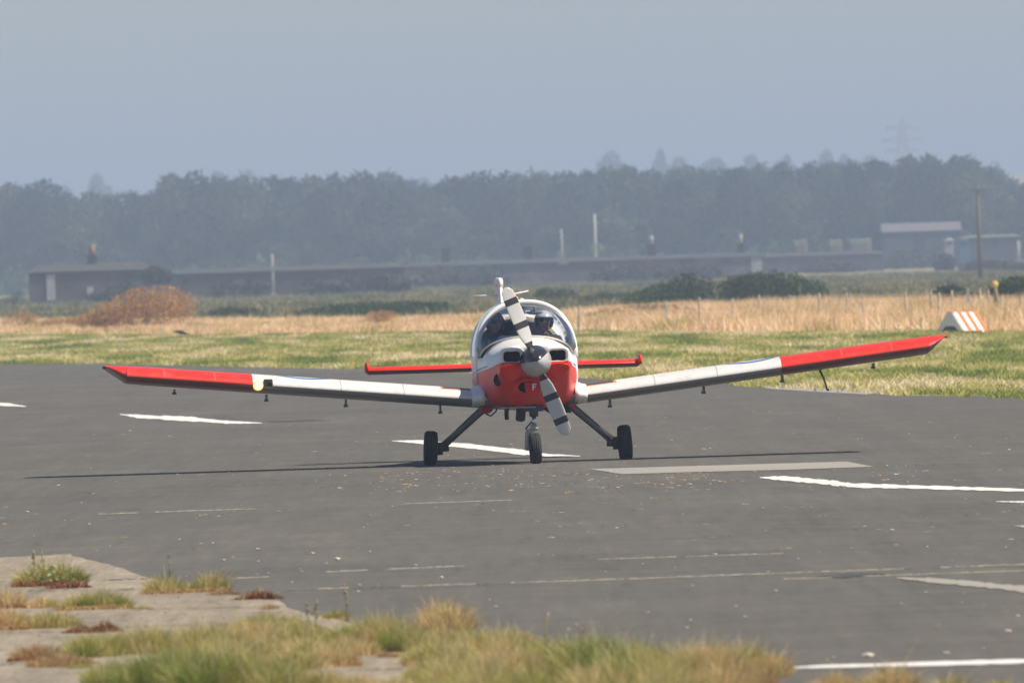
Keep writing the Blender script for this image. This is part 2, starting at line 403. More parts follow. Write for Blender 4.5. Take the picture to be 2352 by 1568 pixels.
# ------------------------------------------------------------------ far grass
def clump_field(name, n, yfun, hrange, palf, spread, blade_n, label, xr=1.5, wr=(.05, .12), lean=.5):
    cx = []; cy = []
    while len(cx) < n:
        t = rng.uniform(0, 1, n * 2); lo, hi = yfun
        # choose x as an angle so that the density follows the view, then a depth between the two edges
        ang = rng.uniform(-.031 * xr, .031 * xr, n * 2)
        D = rng.uniform(200, 1000, n * 2) ; x = ang * D; y = CAMY + D
        ok = (y > lo(x)) & (y < hi(x)); cx += list(x[ok]); cy += list(y[ok])
    cx = np.array(cx[:n]); cy = np.array(cy[:n])
    ci, hs = palf(cx, cy)
    base = np.stack([np.repeat(cx, blade_n) + rng.normal(0, spread, n * blade_n), np.repeat(cy, blade_n) + rng.normal(0, spread * 3, n * blade_n), np.full(n * blade_n, -.03)], 1)
    h = rng.uniform(*hrange, n * blade_n) * np.repeat(hs, blade_n)
    T = np.repeat(ci, blade_n, 0) * rng.uniform(.82, 1.18, (n * blade_n, 1))
    V, Fc, T = blades(base, h, rng.uniform(*wr, n * blade_n), T, lean=lean, seg=1)
    o = mesh_np(name, V, Fc, GR, T); tag(o, label, 'grass', kind='stuff'); return o
def nz(x, y, sx, sy, s=0): return np.array([mnoise.noise((a * sx + s, b * sy + s * 1.7, s)) for a, b in zip(x, y)])
def green_pal(x, y):
    v = 1.1 * nz(x, y, .5, .035, 3) + .8 * nz(x, y, 1.5, .09, 9) + rng.normal(0, .10, len(x))
    P = np.array([(.16, .22, .045), (.30, .33, .08), (.44, .42, .12), (.60, .52, .21), (.82, .67, .42)])
    idx = np.clip(((v + .55) / 1.1 * 4), 0, 3.999); i = idx.astype(int); f = (idx - i)[:, None]
    return P[i] * (1 - f) + P[i + 1] * f, .75 + .5 * rng.uniform(0, 1, len(x)) + .3 * np.clip(v, -.5, 1)
clump_field('meadow_grass', 13000, (lambda x: tarmac_far(x) + 1, dry_near), (.04, .13), green_pal, .17, 22,
            'rough green and yellow grass strip beyond the tarmac', xr=1.5, wr=(.025, .06), lean=1.2)
def tan_pal(x, y):
    v = nz(x, y, .5, .03, 21) + rng.normal(0, .25, len(x)); P = np.array(PAL['tan'] + PAL['straw'][:1])
    i = np.clip(((v + .6) / 1.2 * len(P)).astype(int), 0, len(P) - 1)
    right = np.clip((x + 4) / 14, 0, 1)
    return P[i] * (0.98), .5 + right * 1.3 * (.75 + .9 * np.clip(nz(x, y, .35, .01, 77), -.5, .8)) + .5 * rng.uniform(0, 1, len(x))
clump_field('dry_grass', 9000, (dry_near, dry_far), (.15, .38), tan_pal, .15, 14, 'pale dry grass band between green turf and far field', wr=(.03, .08), lean=.7)
def olive_pal(x, y):
    v = nz(x, y, .22, .012, 41) + rng.normal(0, .2, len(x)); P = np.array([(.10, .115, .045), (.16, .165, .065), (.22, .21, .085), (.30, .24, .11)])
    i = np.clip(((v + .5) / 1.0 * len(P)).astype(int), 0, len(P) - 1)
    return P[i], .6 + .8 * rng.uniform(0, 1, len(x))
def far_field():
    n = 9000; ang = rng.uniform(-.042, .042, n); D = rng.uniform(620, 1750, n); x = ang * D; y = CAMY + D
    ok = y > dry_far(x); x, y = x[ok], y[ok]; c, hs = olive_pal(x, y); k = 9; n = len(x)
    base = np.stack([np.repeat(x, k) + rng.normal(0, .5, n * k), np.repeat(y, k) + rng.normal(0, 2, n * k), np.full(n * k, -.06)], 1)
    T = np.repeat(c, k, 0) * rng.uniform(.85, 1.15, (n * k, 1))
    V, Fc, T = blades(base, rng.uniform(.1, .4, n * k) * np.repeat(hs, k), rng.uniform(.08, .22, n * k), T, lean=.9, seg=1)
    tag(mesh_np('rough_grass', V, Fc, GR, T), 'dull olive rough grass running back to the old buildings', 'grass', kind='stuff')
far_field()

# ------------------------------------------------------------------ bushes
def bush(name, label, px, base_y, wpx, hpx, palette, n=2600, group=None, lobes=6, leaf=None, top=None, D=None, depth=.8):
    p = gp(px, base_y); D = p.y - CAMY if D is None else D
    p = at(px, base_y, D); p.z = -.06 if abs(p.z) < 1.2 else p.z
    s = D / F; W, H = wpx * s, hpx * s
    r = empty(name, (p.x, p.y, p.z)); tag(r, label, 'bush', group)
    top = top or (lambda u: 1.0)
    pts = []; tn = []
    L = [(random.uniform(-.42, .42), random.uniform(-.4, .4), random.uniform(.12, .22), random.uniform(.75, 1.2)) for _ in range(lobes * 3)]
    while len(pts) < n:
        lx, ly, lr, lt = random.choice(L); env = top(lx) * math.sqrt(max(0.03, 1 - (lx * 1.9) ** 2))
        v = Vector((random.gauss(0, 1), random.gauss(0, 1), random.gauss(0, 1))).normalized() * random.uniform(.75, 1.05)
        zc = env * random.choice((.35, .6, .8))
        q_ = Vector((lx * W + v.x * lr * W, (ly + v.y * lr) * W * depth, zc * H * .85 + v.z * .26 * H * env))
        if q_.z < 0 or q_.z > H * 1.05: continue
        pts.append(q_); tn.append(lt)
    P = np.array(pts); lf = leaf or max(W, H) * .03
    c1 = rng.normal(0, 1, (n, 3)); c2 = rng.normal(0, 1, (n, 3)); c3 = rng.normal(0, 1, (n, 3))
    V = np.stack([P + c1 * lf * .6, P + c2 * lf * .6, P + c3 * lf * .6], 1).reshape(-1, 3); V[:, 2] = np.maximum(V[:, 2], 0)
    T = np.repeat(pal(palette, n) * np.array(tn)[:, None], 3, 0)
    mesh_np('foliage', V, np.arange(3 * n).reshape(-1, 3), GR, T, r)
    bm = bmesh.new()
    for k in range(5):
        a = random.uniform(-.3, .3)
        add_tube(bm, [(a * W * .3, 0, 0), (a * W * .8, random.uniform(-.1, .1) * W, H * .35), (a * W * 1.2, random.uniform(-.2, .2) * W, H * .6)], [.03, .02, .01], 6)
    from_bm('stems', bm, barkm, r)
    return r
barkm = mat('bark', (0.09, 0.07, 0.05), .95, noise=.3, scale=4)
bush('rust_bush', 'large rust-orange bramble bush at left beyond the grass', 318, 754, 262, 118, 'rust', 11000, top=lambda u: .45 + .55 * min(1, max(0, (u + .5) * 1.5)), leaf=.07)
bush('small_bush', 'low orange-brown bush left of the large rust-coloured one', 50, 752, 80, 46, 'rust', 1400)
bush('small_bush', 'low tawny scrub tapering between the two rust-coloured bushes', 150, 752, 130, 28, 'rust', 1400)
bush('hedge_bush', 'broad dark green gorse bush right of the cockpit', 1650, 702, 360, 100, 'bush', 13000, leaf=.12, top=lambda u: .85 + .15 * math.cos(u * 9))
bush('hedge_bush', 'dark green gorse rising at right end of the broad bush', 1760, 700, 240, 86, 'bush', 4500, leaf=.12)
bush('green_bush', 'low green bush just right of the propeller tip', 1268, 692, 110, 38, 'bush', 2000)
bush('green_bush', 'flat dark bush strip right of the canopy', 1400, 690, 150, 20, 'bush', 1400)
bush('dark_bush', 'dark bush at right edge behind the yellow-topped post', 2345, 700, 140, 74, 'bush', 5000, leaf=.10)
bush('dark_bush', 'small dark bush behind fence posts right of the marker board', 2185, 702, 90, 52, 'bush', 2000, leaf=.14)
bush('dark_bush', 'tiny dark bush pair in olive field above the dry grass', 1960, 664+12, 60, 16, 'bush', 700)
bush('dark_bush', 'dark round bush beside the left end of the ruined cottage', 36, 702, 66, 36, 'bush', 1600)
bush('dark_bush', 'dusky olive bush in front of the ruined cottage, behind the rust bush', 288, 700, 90, 58, 'bush', 1800)
bush('dark_bush', 'long low dark scrub left of the aircraft fin', 880, 722, 330, 34, 'bush', 5000, leaf=.12)
bush('dark_bush', 'short dark scrub beside the rust bush', 540, 725, 120, 26, 'bush', 1400)
bush('tawny_bush', 'tawny dead scrub between the tailplane and propeller tip', 878, 745, 90, 40, 'rust', 1200)
bush('tawny_bush', 'orange dead scrub right of the canopy', 1480, 735, 240, 38, 'orange', 2600, leaf=.13)

# ------------------------------------------------------------------ trees
def crown_mesh(seed, R0=5.0, H=11.0, n=5200, leafsz=.26, base=1.5):
    rs = np.random.default_rng(seed); lobes = []
    for _ in range(11):
        a = rs.uniform(0, 2 * PI); rr = rs.uniform(.1, .66) * R0; z = base + (H - base) * rs.uniform(.2, .80)
        lobes.append((rr * math.cos(a), rr * math.sin(a), z, rs.uniform(.26, .42) * R0))
    lobes.append((0, 0, H - .3 * R0, .33 * R0))
    lobes = np.array(lobes); i = rs.integers(0, len(lobes), n); L = lobes[i]
    v = rs.normal(0, 1, (n, 3)); v /= np.linalg.norm(v, axis=1)[:, None]; v *= rs.uniform(.66, 1.02, (n, 1))
    P = L[:, :3] + v * L[:, 3:4]; P[:, 2] = np.clip(P[:, 2], base * .6, H)
    V = np.stack([P + rs.normal(0, leafsz, (n, 3)) for _ in range(3)], 1).reshape(-1, 3)
    tint = np.array([(.032, .045, .02), (.045, .058, .024), (.055, .06, .028), (.028, .04, .02)])[rs.integers(0, 4, n)] * (0.7 + .6 * rs.uniform(0, 1, len(lobes))[i])[:, None]
    tint = tint * ([1.0, .62, 1.5, .8, 1.25, 2.0][seed % 6]) * np.array([(1, 1, 1), (.9, 1, .9), (1.15, 1.0, .8), (1, 1, 1), (1.1, 1.05, .9), (1.05, 1.1, .8)][seed % 6])
    me = bpy.data.meshes.new('crown'); me.vertices.add(3 * n); me.vertices.foreach_set('co', V.astype(np.float32).ravel())
    me.loops.add(3 * n); me.loops.foreach_set('vertex_index', np.arange(3 * n, dtype=np.int32)); me.polygons.add(n)
    me.polygons.foreach_set('loop_start', np.arange(0, 3 * n, 3, dtype=np.int32)); me.update(calc_edges=True)
    a = me.color_attributes.new('tint', 'FLOAT_COLOR', 'POINT')
    a.data.foreach_set('color', np.concatenate([np.repeat(tint, 3, 0), np.ones((3 * n, 1))], 1).astype(np.float32).ravel())
    me.materials.append(GR); return me
def trunk_mesh(seed, H=11.0):
    rs = random.Random(seed); bm = bmesh.new()
    add_tube(bm, [(0, 0, 0), (.1, 0, H * .3), (-.1, .1, H * .6), (0, 0, H * .8)], [.38, .28, .18, .06], 8)
    for k in range(5):
        a = rs.uniform(0, 6.28); z = H * rs.uniform(.25, .55)
        add_tube(bm, [(0, 0, z), (1.4 * math.cos(a), 1.4 * math.sin(a), z + 1.2), (2.8 * math.cos(a), 2.8 * math.sin(a), z + 3)], [.15, .1, .03], 6)
    me = bpy.data.meshes.new('trunk'); bm.to_mesh(me); bm.free(); me.materials.append(barkm); return me
CR = [crown_mesh(100 + k, R0=5 + (k % 3) * .6, base=.8) for k in range(6)]; TR = [trunk_mesh(k) for k in range(3)]
def tree(x, y, z, H, W, kind, label, group, rz=None, name='broadleaf_tree'):
    o = empty(name, (x, y, z), random.uniform(0, 6.28) if rz is None else rz)
    o.scale = (W / 10, W / 10, H / 11); tag(o, label, 'tree', group)
    c = bpy.data.objects.new('crown', CR[kind % 6]); COL.objects.link(c); c.parent = o
    t = bpy.data.objects.new('trunk', TR[kind % 3]); COL.objects.link(t); t.parent = o
    return o
prof = [(-300, 440), (0, 438), (60, 430), (110, 428), (140, 450), (170, 460), (210, 450), (255, 470), (290, 450), (330, 468), (345, 452), (370, 422), (420, 408), (460, 408), (500, 420), (600, 410),
        (640, 425), (700, 420), (740, 414), (780, 412), (800, 420), (830, 406), (880, 402), (930, 418), (950, 434), (1000, 432), (1050, 416), (1100, 408), (1180, 406), (1250, 404), (1300, 407), (1400, 397),
        (1450, 394), (1490, 402), (1570, 392), (1640, 398), (1700, 396), (1760, 388), (1850, 386), (1920, 379), (2000, 382), (2060, 374), (2110, 369), (2200, 369), (2250, 374), (2285, 400), (2330, 426), (2420, 436), (2700, 430)]
def prof_y(x): return np.interp(x, [p[0] for p in prof], [p[1] for p in prof])
def label_by(x):
    refs = [(40, 'at far left'), (230, 'behind the ruined cottage'), (430, 'on the left hump'), (640, 'above the pale mast'), (880, 'left of the fin'),
            (1140, 'above the aircraft fin'), (1380, 'above the twin pale masts'), (1600, 'above the broad gorse bush'), (1850, 'right of the last chimney'), (2100, 'above the pale-roofed barn'), (2300, 'right of the wooden pole')]
    return min(refs, key=lambda r_: abs(r_[0] - x))[1]
used = {}
x = -240; k = 0
while x < 2600:                                             # skyline row, each crown topping out on the measured outline
    wpx = random.uniform(80, 150); D = random.uniform(2560, 2700); cx = x + wpx * .5
    ty = float(prof_y(cx)) - 2; p = at(cx, ty, D); H = p.z + .06
    lb = label_by(cx); used[lb] = used.get(lb, 0) + 1
    ordn = ['first', 'second', 'third', 'fourth', 'fifth', 'sixth', 'seventh', 'eighth', 'ninth', 'tenth', 'eleventh', 'twelfth'][used[lb] - 1]
    tree(p.x, p.y, -.06, H / .97, wpx * 1.75 * D / F, k, f'{ordn} hazy skyline tree from the left {lb}', 'skyline trees of the far wood')
    x += wpx * .5; k += 1
for row, (D, f, step) in enumerate(((2480, .93, 95), (2400, .74, 95), (2320, .5, 95))):
    x = -220 + row * 20
    while x < 2600:
        wpx = random.uniform(.8, 1.2) * step; cx = x + wpx / 2; DD = D + random.uniform(-30, 30)
        p = at(cx, float(prof_y(cx)), DD); H = p.z * f * random.uniform(.85, 1.12)
        tree(p.x, p.y, -.06, H, wpx * 1.8 * DD / F, k, ['hazy tree in the upper slope of the far wood', 'hazy tree in the middle of the far wood', 'low hazy tree along the foot of the far wood'][row],
             ['upper rows of the far wood', 'middle rows of the far wood', 'front row of the far wood'][row])
        x += wpx * .72; k += 1
# undergrowth closes the foot of the wood
def undergrowth():
    n = 9000; x = rng.uniform(-150, 150, n); y = rng.uniform(2060, 2110, n); z = rng.uniform(0, 4.2, n) * (.6 + .4 * np.sin(x * .13) ** 2)
    P = np.stack([x, y, z], 1); V = np.stack([P + rng.normal(0, .5, (n, 3)) for _ in range(3)], 1).reshape(-1, 3)
    o = mesh_np('undergrowth', V, np.arange(3 * n).reshape(-1, 3), GR, np.repeat(pal('bush', n), 3, 0))
    tag(o, 'dim undergrowth along the foot of the far wood', 'undergrowth', kind='stuff')
undergrowth()

# far ridge with its own trees
def ridge():
    bm = bmesh.new(); xs = np.linspace(-1500, 1500, 90); rows = []
    for j, (yy, f) in enumerate(((5000, 0), (5150, .55), (5300, .9), (5500, 1.0), (6200, .8), (7500, .3))):
        rows.append([bm.verts.new((a, yy, -.5 + f * (19.5 + 8.5 * (1 / (1 + math.exp(-(a - 40) / 35))) + 2.0 * mnoise.noise((a * .01, yy * .002, 4))))) for a in xs])
    for a, b in zip(rows[:-1], rows[1:]):
        for i in range(len(xs) - 1): bm.faces.new((a[i], a[i + 1], b[i + 1], b[i]))
    o = from_bm('hills', bm, ramp_ground('hill_fields', [(.4, (.20, .19, .09)), (.5, (.34, .28, .15)), (.6, (.42, .36, .22))], scales=(.004, .02, .2)), None)
    o['kind'] = 'structure'
ridge()
far = [(95, 420, 110), (222, 404, 62), (300, 440, 60), (500, 400, 90), (570, 398, 80), (1404, 355, 80), (1516, 348, 44), (1560, 364, 80), (1640, 368, 90), (1725, 362, 80), (1806, 362, 55), (1898, 350, 56), (1940, 360, 60), (2000, 362, 90), (975, 412, 50), (1250, 396, 70), (60, 430, 60), (150, 432, 50), (2290, 376, 26)]
for i, (px, ty, wpx) in enumerate(far):
    D = 5600; p = at(px, ty, D); zb = 14
    tree(p.x, p.y, zb, (p.z - zb) / .97, wpx * 1.25 * D / F, i, f"faint pale tree on the distant ridge showing {['over the left dip of the wood','behind the cottage chimney side','in the gap left of the hump','above the hump','right of the hump','left of the tall twin crown','as the tallest far crown','beside the tallest far crown','in the long faint row','further along the faint row','as a small dome','as a steep dome near the pylon','right of the steep dome','just left of the pylon','in the dip above the fin','above the canopy','at far left','beside the far-left dip','at the bare hill'][i]}", 'trees on the distant ridge', name='distant_tree')

# ------------------------------------------------------------------ old buildings in front of the wood
stone = ramp_ground('old_stone_wall', [(.36, (.06, .055, .055)), (.5, (.11, .10, .098)), (.62, (.20, .185, .175))], scales=(.12, .5, 3.0))
stone_dk = ramp_ground('dark_stone', [(.36, (.055, .045, .045)), (.5, (.085, .07, .07)), (.62, (.12, .10, .10))], scales=(.25, 1.1, 6.0))
roofm = mat('dark_roof', (.065, .06, .055), .8, noise=.3, scale=1)
palem = mat('pale_render', (.34, .34, .35), .8, noise=.15, scale=2)
brickm = mat('chimney_brick', (.045, .032, .026), .9, noise=.3, scale=3)
potm = mat('chimney_pot', (.30, .16, .10), .8)
glassdk = mat('dark_pane', (.02, .025, .03), .2)
def wallbox(px0, px1, top, base, D, depth, m, bm=None):
    a = at(px0, base, D); b = at(px1, base, D); t = at((px0 + px1) / 2, top, D)
    return a.x, b.x, a.y, t.z
def building(name, label, cat, px0, px1, D, top, roof_top, depth, mw, mr, chims=(), openings=(), hip=True):
    ca = at((px0 + px1) / 2, top, D); x0 = at(px0, top, D).x; x1 = at(px1, top, D).x; W = x1 - x0; zt = ca.z + .06
    r = empty(name, ((x0 + x1) / 2, ca.y, -.06)); tag(r, label, cat)
    bm = bmesh.new(); add_box(bm, (0, depth / 2, zt / 2), (W, depth, zt)); from_bm('wall', bm, mw, r, smooth=False)
    zr = at((px0 + px1) / 2, roof_top, D).z + .06
    bm = bmesh.new(); o = .25
    v = [bm.verts.new(p) for p in ((-W / 2 - o, -o, zt + .01), (W / 2 + o, -o, zt + .01), (W / 2 + o, depth + o, zt + .01), (-W / 2 - o, depth + o, zt + .01), (-W / 2 + (.8 if hip else -o), depth / 2, zr), (W / 2 - (.8 if hip else -o), depth / 2, zr))]
    for f in ((0, 3, 2, 1), (0, 1, 5, 4), (1, 2, 5), (2, 3, 4, 5), (3, 0, 4)): bm.faces.new([v[i] for i in f])
    ro = from_bm('roof', bm, mr, r, smooth=False)
    for (cx, ctop, cw, pot) in chims:
        p = at(cx, ctop, D); lx = p.x - (x0 + x1) / 2; h = p.z + .06; cwm = cw * D / F
        bm = bmesh.new(); add_box(bm, (lx, depth / 2, (zt * .8 + h) / 2), (cwm, cwm, h - zt * .8)); add_box(bm, (lx, depth / 2, h + .03), (cwm * 1.15, cwm * 1.15, .12))
        ch = from_bm('chimney', bm, brickm, r, smooth=False)
        if pot:
            bm = bmesh.new(); add_lathe(bm, [(.001, 0), (.22, 0), (.25, .5), (.25, .9), (.18, .95), (.001, .95)], Matrix.Translation((lx, depth / 2, h + .09)), 12)
            from_bm('chimney_pot', bm, pot, ch)
    for (nm, ox0, ox1, ot, ob, m) in openings:
        a = at(ox0, ob, D); b = at(ox1, ot, D); bm = bmesh.new()
        add_box(bm, ((a.x + b.x) / 2 - (x0 + x1) / 2, -.04, (max(a.z, 0) + b.z) / 2 + .06), (b.x - a.x, .12, b.z - max(a.z, 0))); from_bm(nm, bm, m, r, smooth=False)
    return r
building('ruined_cottage', 'long low grey cottage with one orange-potted chimney at far left', 'building', 66, 345, 1462, 622, 604, 6, stone_dk, roofm,
         chims=[(210, 590, 22, potm)], openings=[('door', 108, 126, 630, 690, palem), ('window', 200, 214, 658, 676, palem), ('window', 288, 302, 625, 655, glassdk)])
building('low_building', 'long dark low building between the cottage and aircraft', 'building', 352, 930, 1560, 622, 611, 8, stone_dk, roofm,
         openings=[('window', 420, 436, 640, 652, glassdk), ('window', 520, 540, 640, 652, glassdk), ('window', 700, 722, 640, 652, glassdk), ('window', 780, 800, 640, 652, glassdk), ('window', 860, 880, 640, 652, glassdk)])
building('ruined_barracks', 'long grey mottled stone building with four chimneys behind the aircraft', 'building', 928, 1752, 1800, 600, 591, 9, stone, roofm,
         chims=[(1023, 572, 20, None), (1212, 568, 20, None), (1497, 563, 19, mat('pale_pot', (.4, .37, .3), .8)), (1702, 560, 17, mat('pale_pot', (.4, .37, .3), .8))],
         openings=[('pale_panel', 1282, 1306, 601, 608, palem), ('gable_patch', 1726, 1750, 590, 628, palem), ('window', 1100, 1116, 612, 630, glassdk), ('window', 1400, 1416, 608, 628, glassdk), ('window', 1580, 1596, 606, 624, glassdk)])
building('brick_shed', 'low purple-brown shed at the right end of the grey barracks', 'building', 1756, 2030, 2080, 586, 579, 9, stone_dk, stone_dk,
         openings=[('door', 1860, 1880, 592, 612, glassdk)])
building('barn', 'pale-roofed barn under the trees left of the wooden pole', 'building', 2030, 2205, 2250, 531, 511, 12, mat('blue_grey_wall', (.045, .055, .06), .8), mat('pale_sheet_roof', (.17, .15, .15), .7),
         openings=[('door', 2100, 2125, 545, 575, glassdk)], hip=False)
building('white_hut', 'tiny white hut right of the barn', 'building', 2170, 2190, 2150, 552, 546, 4, palem, palem, openings=[('window', 2177, 2183, 556, 562, glassdk)])
building('blue_shed', 'small blue shed beside the wooden pole', 'building', 2205, 2226, 2160, 552, 548, 4, mat('blue_sheet', (.05, .12, .18), .6), mat('blue_sheet_roof', (.05, .12, .18), .6), openings=[('door', 2210, 2216, 556, 562, glassdk)])
building('pale_shed', 'long pale green shed roof behind the wooden pole', 'building', 2205, 2345, 2200, 545, 539, 6, mat('shed_wall', (.05, .058, .06), .8), mat('shed_roof', (.14, .145, .11), .8), openings=[('door', 2280, 2292, 550, 566, glassdk)])
# pale field patches between wood and buildings, built as upright blocks
for nm, lb, a, b, t, D in (('field_patch', 'pale field patch built as a block at the wood foot left of the barn', 2035 - 95, 2014 - 10, 549, 2150), ('field_patch', 'small pale field patch built as a block left of the larger one', 1900, 1935, 551, 2170), ('field_patch', 'faint low field patch built as a block above the purple-brown shed', 1820, 1855, 552, 2170)):
    p0, p1 = at(a, t, D), at(b, t, D); W = p1.x - p0.x; z = p0.z
    bm = bmesh.new(); add_box(bm, ((p0.x + p1.x) / 2, p0.y, z * .5), (W, 3, z), taper=.85)
    bmesh.ops.subdivide_edges(bm, edges=bm.edges, cuts=3, use_grid_fill=True)
    for v in bm.verts: v.co += Vector([mnoise.noise(v.co * .9 + Vector((i * 9, 0, 0))) * .3 for i in range(3)])
    tag(from_bm(nm, bm, mat('field_patch_tone', (.10, .10, .07), .9, noise=.3, scale=2)), lb, 'field_patch')

for px, by, wp, hp, dd, lb in ((1000, 652, 150, 50, 1740, 'grey-brown ivy mound against the left end of the grey barracks'), (1120, 650, 90, 34, 1740, 'low scrub before the second barracks chimney'),
        (1440, 642, 170, 46, 1740, 'dark ivy mass covering the middle of the grey barracks'), (1590, 640, 130, 40, 1740, 'dull scrub before the third barracks chimney'), (560, 676, 150, 40, 1500, 'brown scrub leaning on the long dark building'),
        (760, 672, 170, 36, 1500, 'brown scrub right of the pale mast'), (880, 668, 110, 46, 1500, 'rounded scrub where the dark building meets the barracks'), (250, 690, 80, 30, 1440, 'low scrub before the cottage windows'),
        (1900, 628, 160, 30, 2000, 'dim scrub before the purple-brown shed'), (2120, 612, 190, 50, 2180, 'dim scrub hiding the foot of the barn'), (2170, 612, 40, 42, 1900, 'small leaning dark shrub right of the barn'), (2290, 630, 150, 26, 1700, 'long low scrub behind the wooden pole'), (360, 655, 60, 44, 1450, 'olive scrub at the right end of the cottage')):
    bush('scrub_mound', lb, px, by, wp, hp, 'scrub', 2200, leaf=.32, D=dd)
# light and dark variety of broadleaf crowns comes from the palette of each crown
def mast(name, label, px, top, base_y, D, r0, r1, m, foot=None, cat='mast', lean=0.0):
    p = at(px, base_y, D); t = at(px, top, D); H = t.z + .06
    o = empty(name, (p.x, p.y, -.06)); o.rotation_euler = (0, lean, 0); tag(o, label, cat)
    bm = bmesh.new(); add_tube(bm, [(0, 0, 0), (0, 0, H * .5), (0, 0, H)], [r0, (r0 + r1) / 2, r1], 10); from_bm('pole', bm, m, o)
    if foot:
        bm = bmesh.new(); add_box(bm, (0, 0, foot[1] / 2), (foot[0], foot[0], foot[1])); from_bm('footing', bm, m, o, smooth=False)
    return o
pm = mat('pale_paint', (.30, .30, .29), .7)
o = mast('lamp_mast', 'pale mast standing before the long dark building', 627, 583, 655, 1480, .15, .10, pm, (.5, .4))
bm = bmesh.new(); add_box(bm, (0, -.1, 2.6), (.5, .3, .25)); from_bm('lamp_head', bm, pm, o, smooth=False)
o = mast('lamp_mast', 'shorter left mast of the pale pair behind the barracks roof', 1291, 526, 590, 1900, .18, .12, pm, (.6, .4))
bm = bmesh.new(); add_box(bm, (0, -.1, 3.4), (.5, .4, .3)); from_bm('lamp_head', bm, pm, o, smooth=False)
o = mast('lamp_mast', 'taller right mast of the pale pair with broad foot', 1368, 492, 584, 1900, .2, .13, mat('weathered_paint', (.42, .42, .34), .7), (1.4, 2.2))
bm = bmesh.new(); add_box(bm, (0, -.1, 4.0), (.5, .4, .3)); from_bm('lamp_head', bm, pm, o, smooth=False)
o = mast('utility_pole', 'tall brown wooden utility pole at right with small crossarm', 2252, 424, 642, 1320, .2, .13, mat('pole_wood', (.13, .12, .07), .9), None, 'pole')
bm = bmesh.new(); H = at(2252, 424, 1320).z
add_box(bm, (0, -.12, H - .35), (1.0, .12, .14)); ca = from_bm('crossarm', bm, mat('pole_wood_arm', (.13, .12, .08), .9), o, smooth=False)
for s_ in (-.42, 0, .42):
    bm = bmesh.new(); add_lathe(bm, [(.001, 0), (.04, 0), (.05, .06), (.03, .14), (.001, .16)], Matrix.Translation((s_, -.12, H - .28)), 10); from_bm('insulator', bm, pm, ca)
o = mast('lamp_mast', 'white mast at the right edge among the far sheds', 2340, 553, 605, 1980, .22, .18, pm, (1.2, .9))
bm = bmesh.new(); add_box(bm, (0, -.1, 1.5), (.6, .3, .3)); from_bm('lamp_head', bm, pm, o, smooth=False)

# pylon far away
def pylon():
    D = 5700; p = at(2074, 370, D); top = at(2070, 268, D).z; zb = 18; H = top - zb
    o = empty('electricity_pylon', (p.x, p.y, zb)); tag(o, 'faint lattice electricity pylon on the skyline at right', 'pylon')
    steel = mat('pylon_steel', (.28, .29, .3), .6); bw = 3.6
    def wdt(z): return bw * (1 - z / H) ** 1.1 + .35
    levels = [0, .2, .36, .5, .62, .72, .8, .87, .93, 1]
    for sx, sy in ((-1, -1), (1, -1), (1, 1), (-1, 1)):
        bm = bmesh.new(); add_tube(bm, [(sx * wdt(f * H), sy * wdt(f * H), f * H) for f in levels], .22, 5); from_bm('leg', bm, steel, o)
    bm = bmesh.new()
    for a, b in zip(levels[:-1], levels[1:]):
        for s_ in (-1, 1):
            for y in (-1, 1):
                add_tube(bm, [(s_ * wdt(a * H), y * wdt(a * H), a * H), (-s_ * wdt(b * H), y * wdt(b * H), b * H)], .12, 4)
    from_bm('bracing', bm, steel, o)
    for f, L in ((.86, 5.5), (.72, 7.2), (.60, 5.8)):
        bm = bmesh.new(); z = f * H
        for s_ in (-1, 1):
            add_tube(bm, [(0, 0, z), (s_ * L, 0, z + .3)], .2, 4); add_tube(bm, [(0, 0, z + 1.6), (s_ * L, 0, z + .3)], .16, 4)
            add_tube(bm, [(s_ * L, 0, z + .3), (s_ * L, 0, z - 1.6)], .14, 4)
        from_bm('crossarm', bm, steel, o)
pylon()

# ------------------------------------------------------------------ fence, marker board, crow
postm = mat('weathered_post', (.42, .38, .30), .9, noise=.3, scale=6)
def fence():
    o = empty('post_fence', gp(1900, 716)); tag(o, 'line of weathered grey posts and wire through the dry grass at right', 'fence')
    b0 = o.location.copy(); prev = None; tops = []
    specs = [(1330, 727, 706), (1532, 722, 700), (1607, 712, 686), (1683, 712, 688), (1745, 705, 680), (1882, 706, 676), (1945, 706, 674), (1982, 708, 676), (2082, 708, 672), (2140, 712, 668), (2158, 712, 676), (2188, 712, 670), (2224, 714, 664), (2252, 712, 666), (2272, 710, 668), (2302, 718, 682), (2345, 716, 684)]
    for i, (x, b, t) in enumerate(specs):
        D = 560 + (i % 5) * 6; p = at(x, b + 4, D); q_ = at(x, t, D); H = q_.z + .05
        bm = bmesh.new(); rt = Euler((random.uniform(-.05, .05), random.uniform(-.06, .06), random.uniform(0, 1))).to_matrix()
        r = .032 if i not in (12,) else .05
        add_box(bm, (p.x - b0.x, p.y - b0.y, H / 2), (r * 2, r * 2, H), rt, taper=.85); pst = from_bm('post', bm, postm if i != 12 else pm, o, smooth=False)
        tops.append(Vector((p.x - b0.x, p.y - b0.y, H)))
    for f in (.9, .6):
        bm = bmesh.new(); add_tube(bm, [Vector((t.x, t.y, t.z * f)) for t in tops], .006, 4); from_bm('wire', bm, mat('fence_wire', (.3, .3, .3), .5, metal=.8), o)
fence()
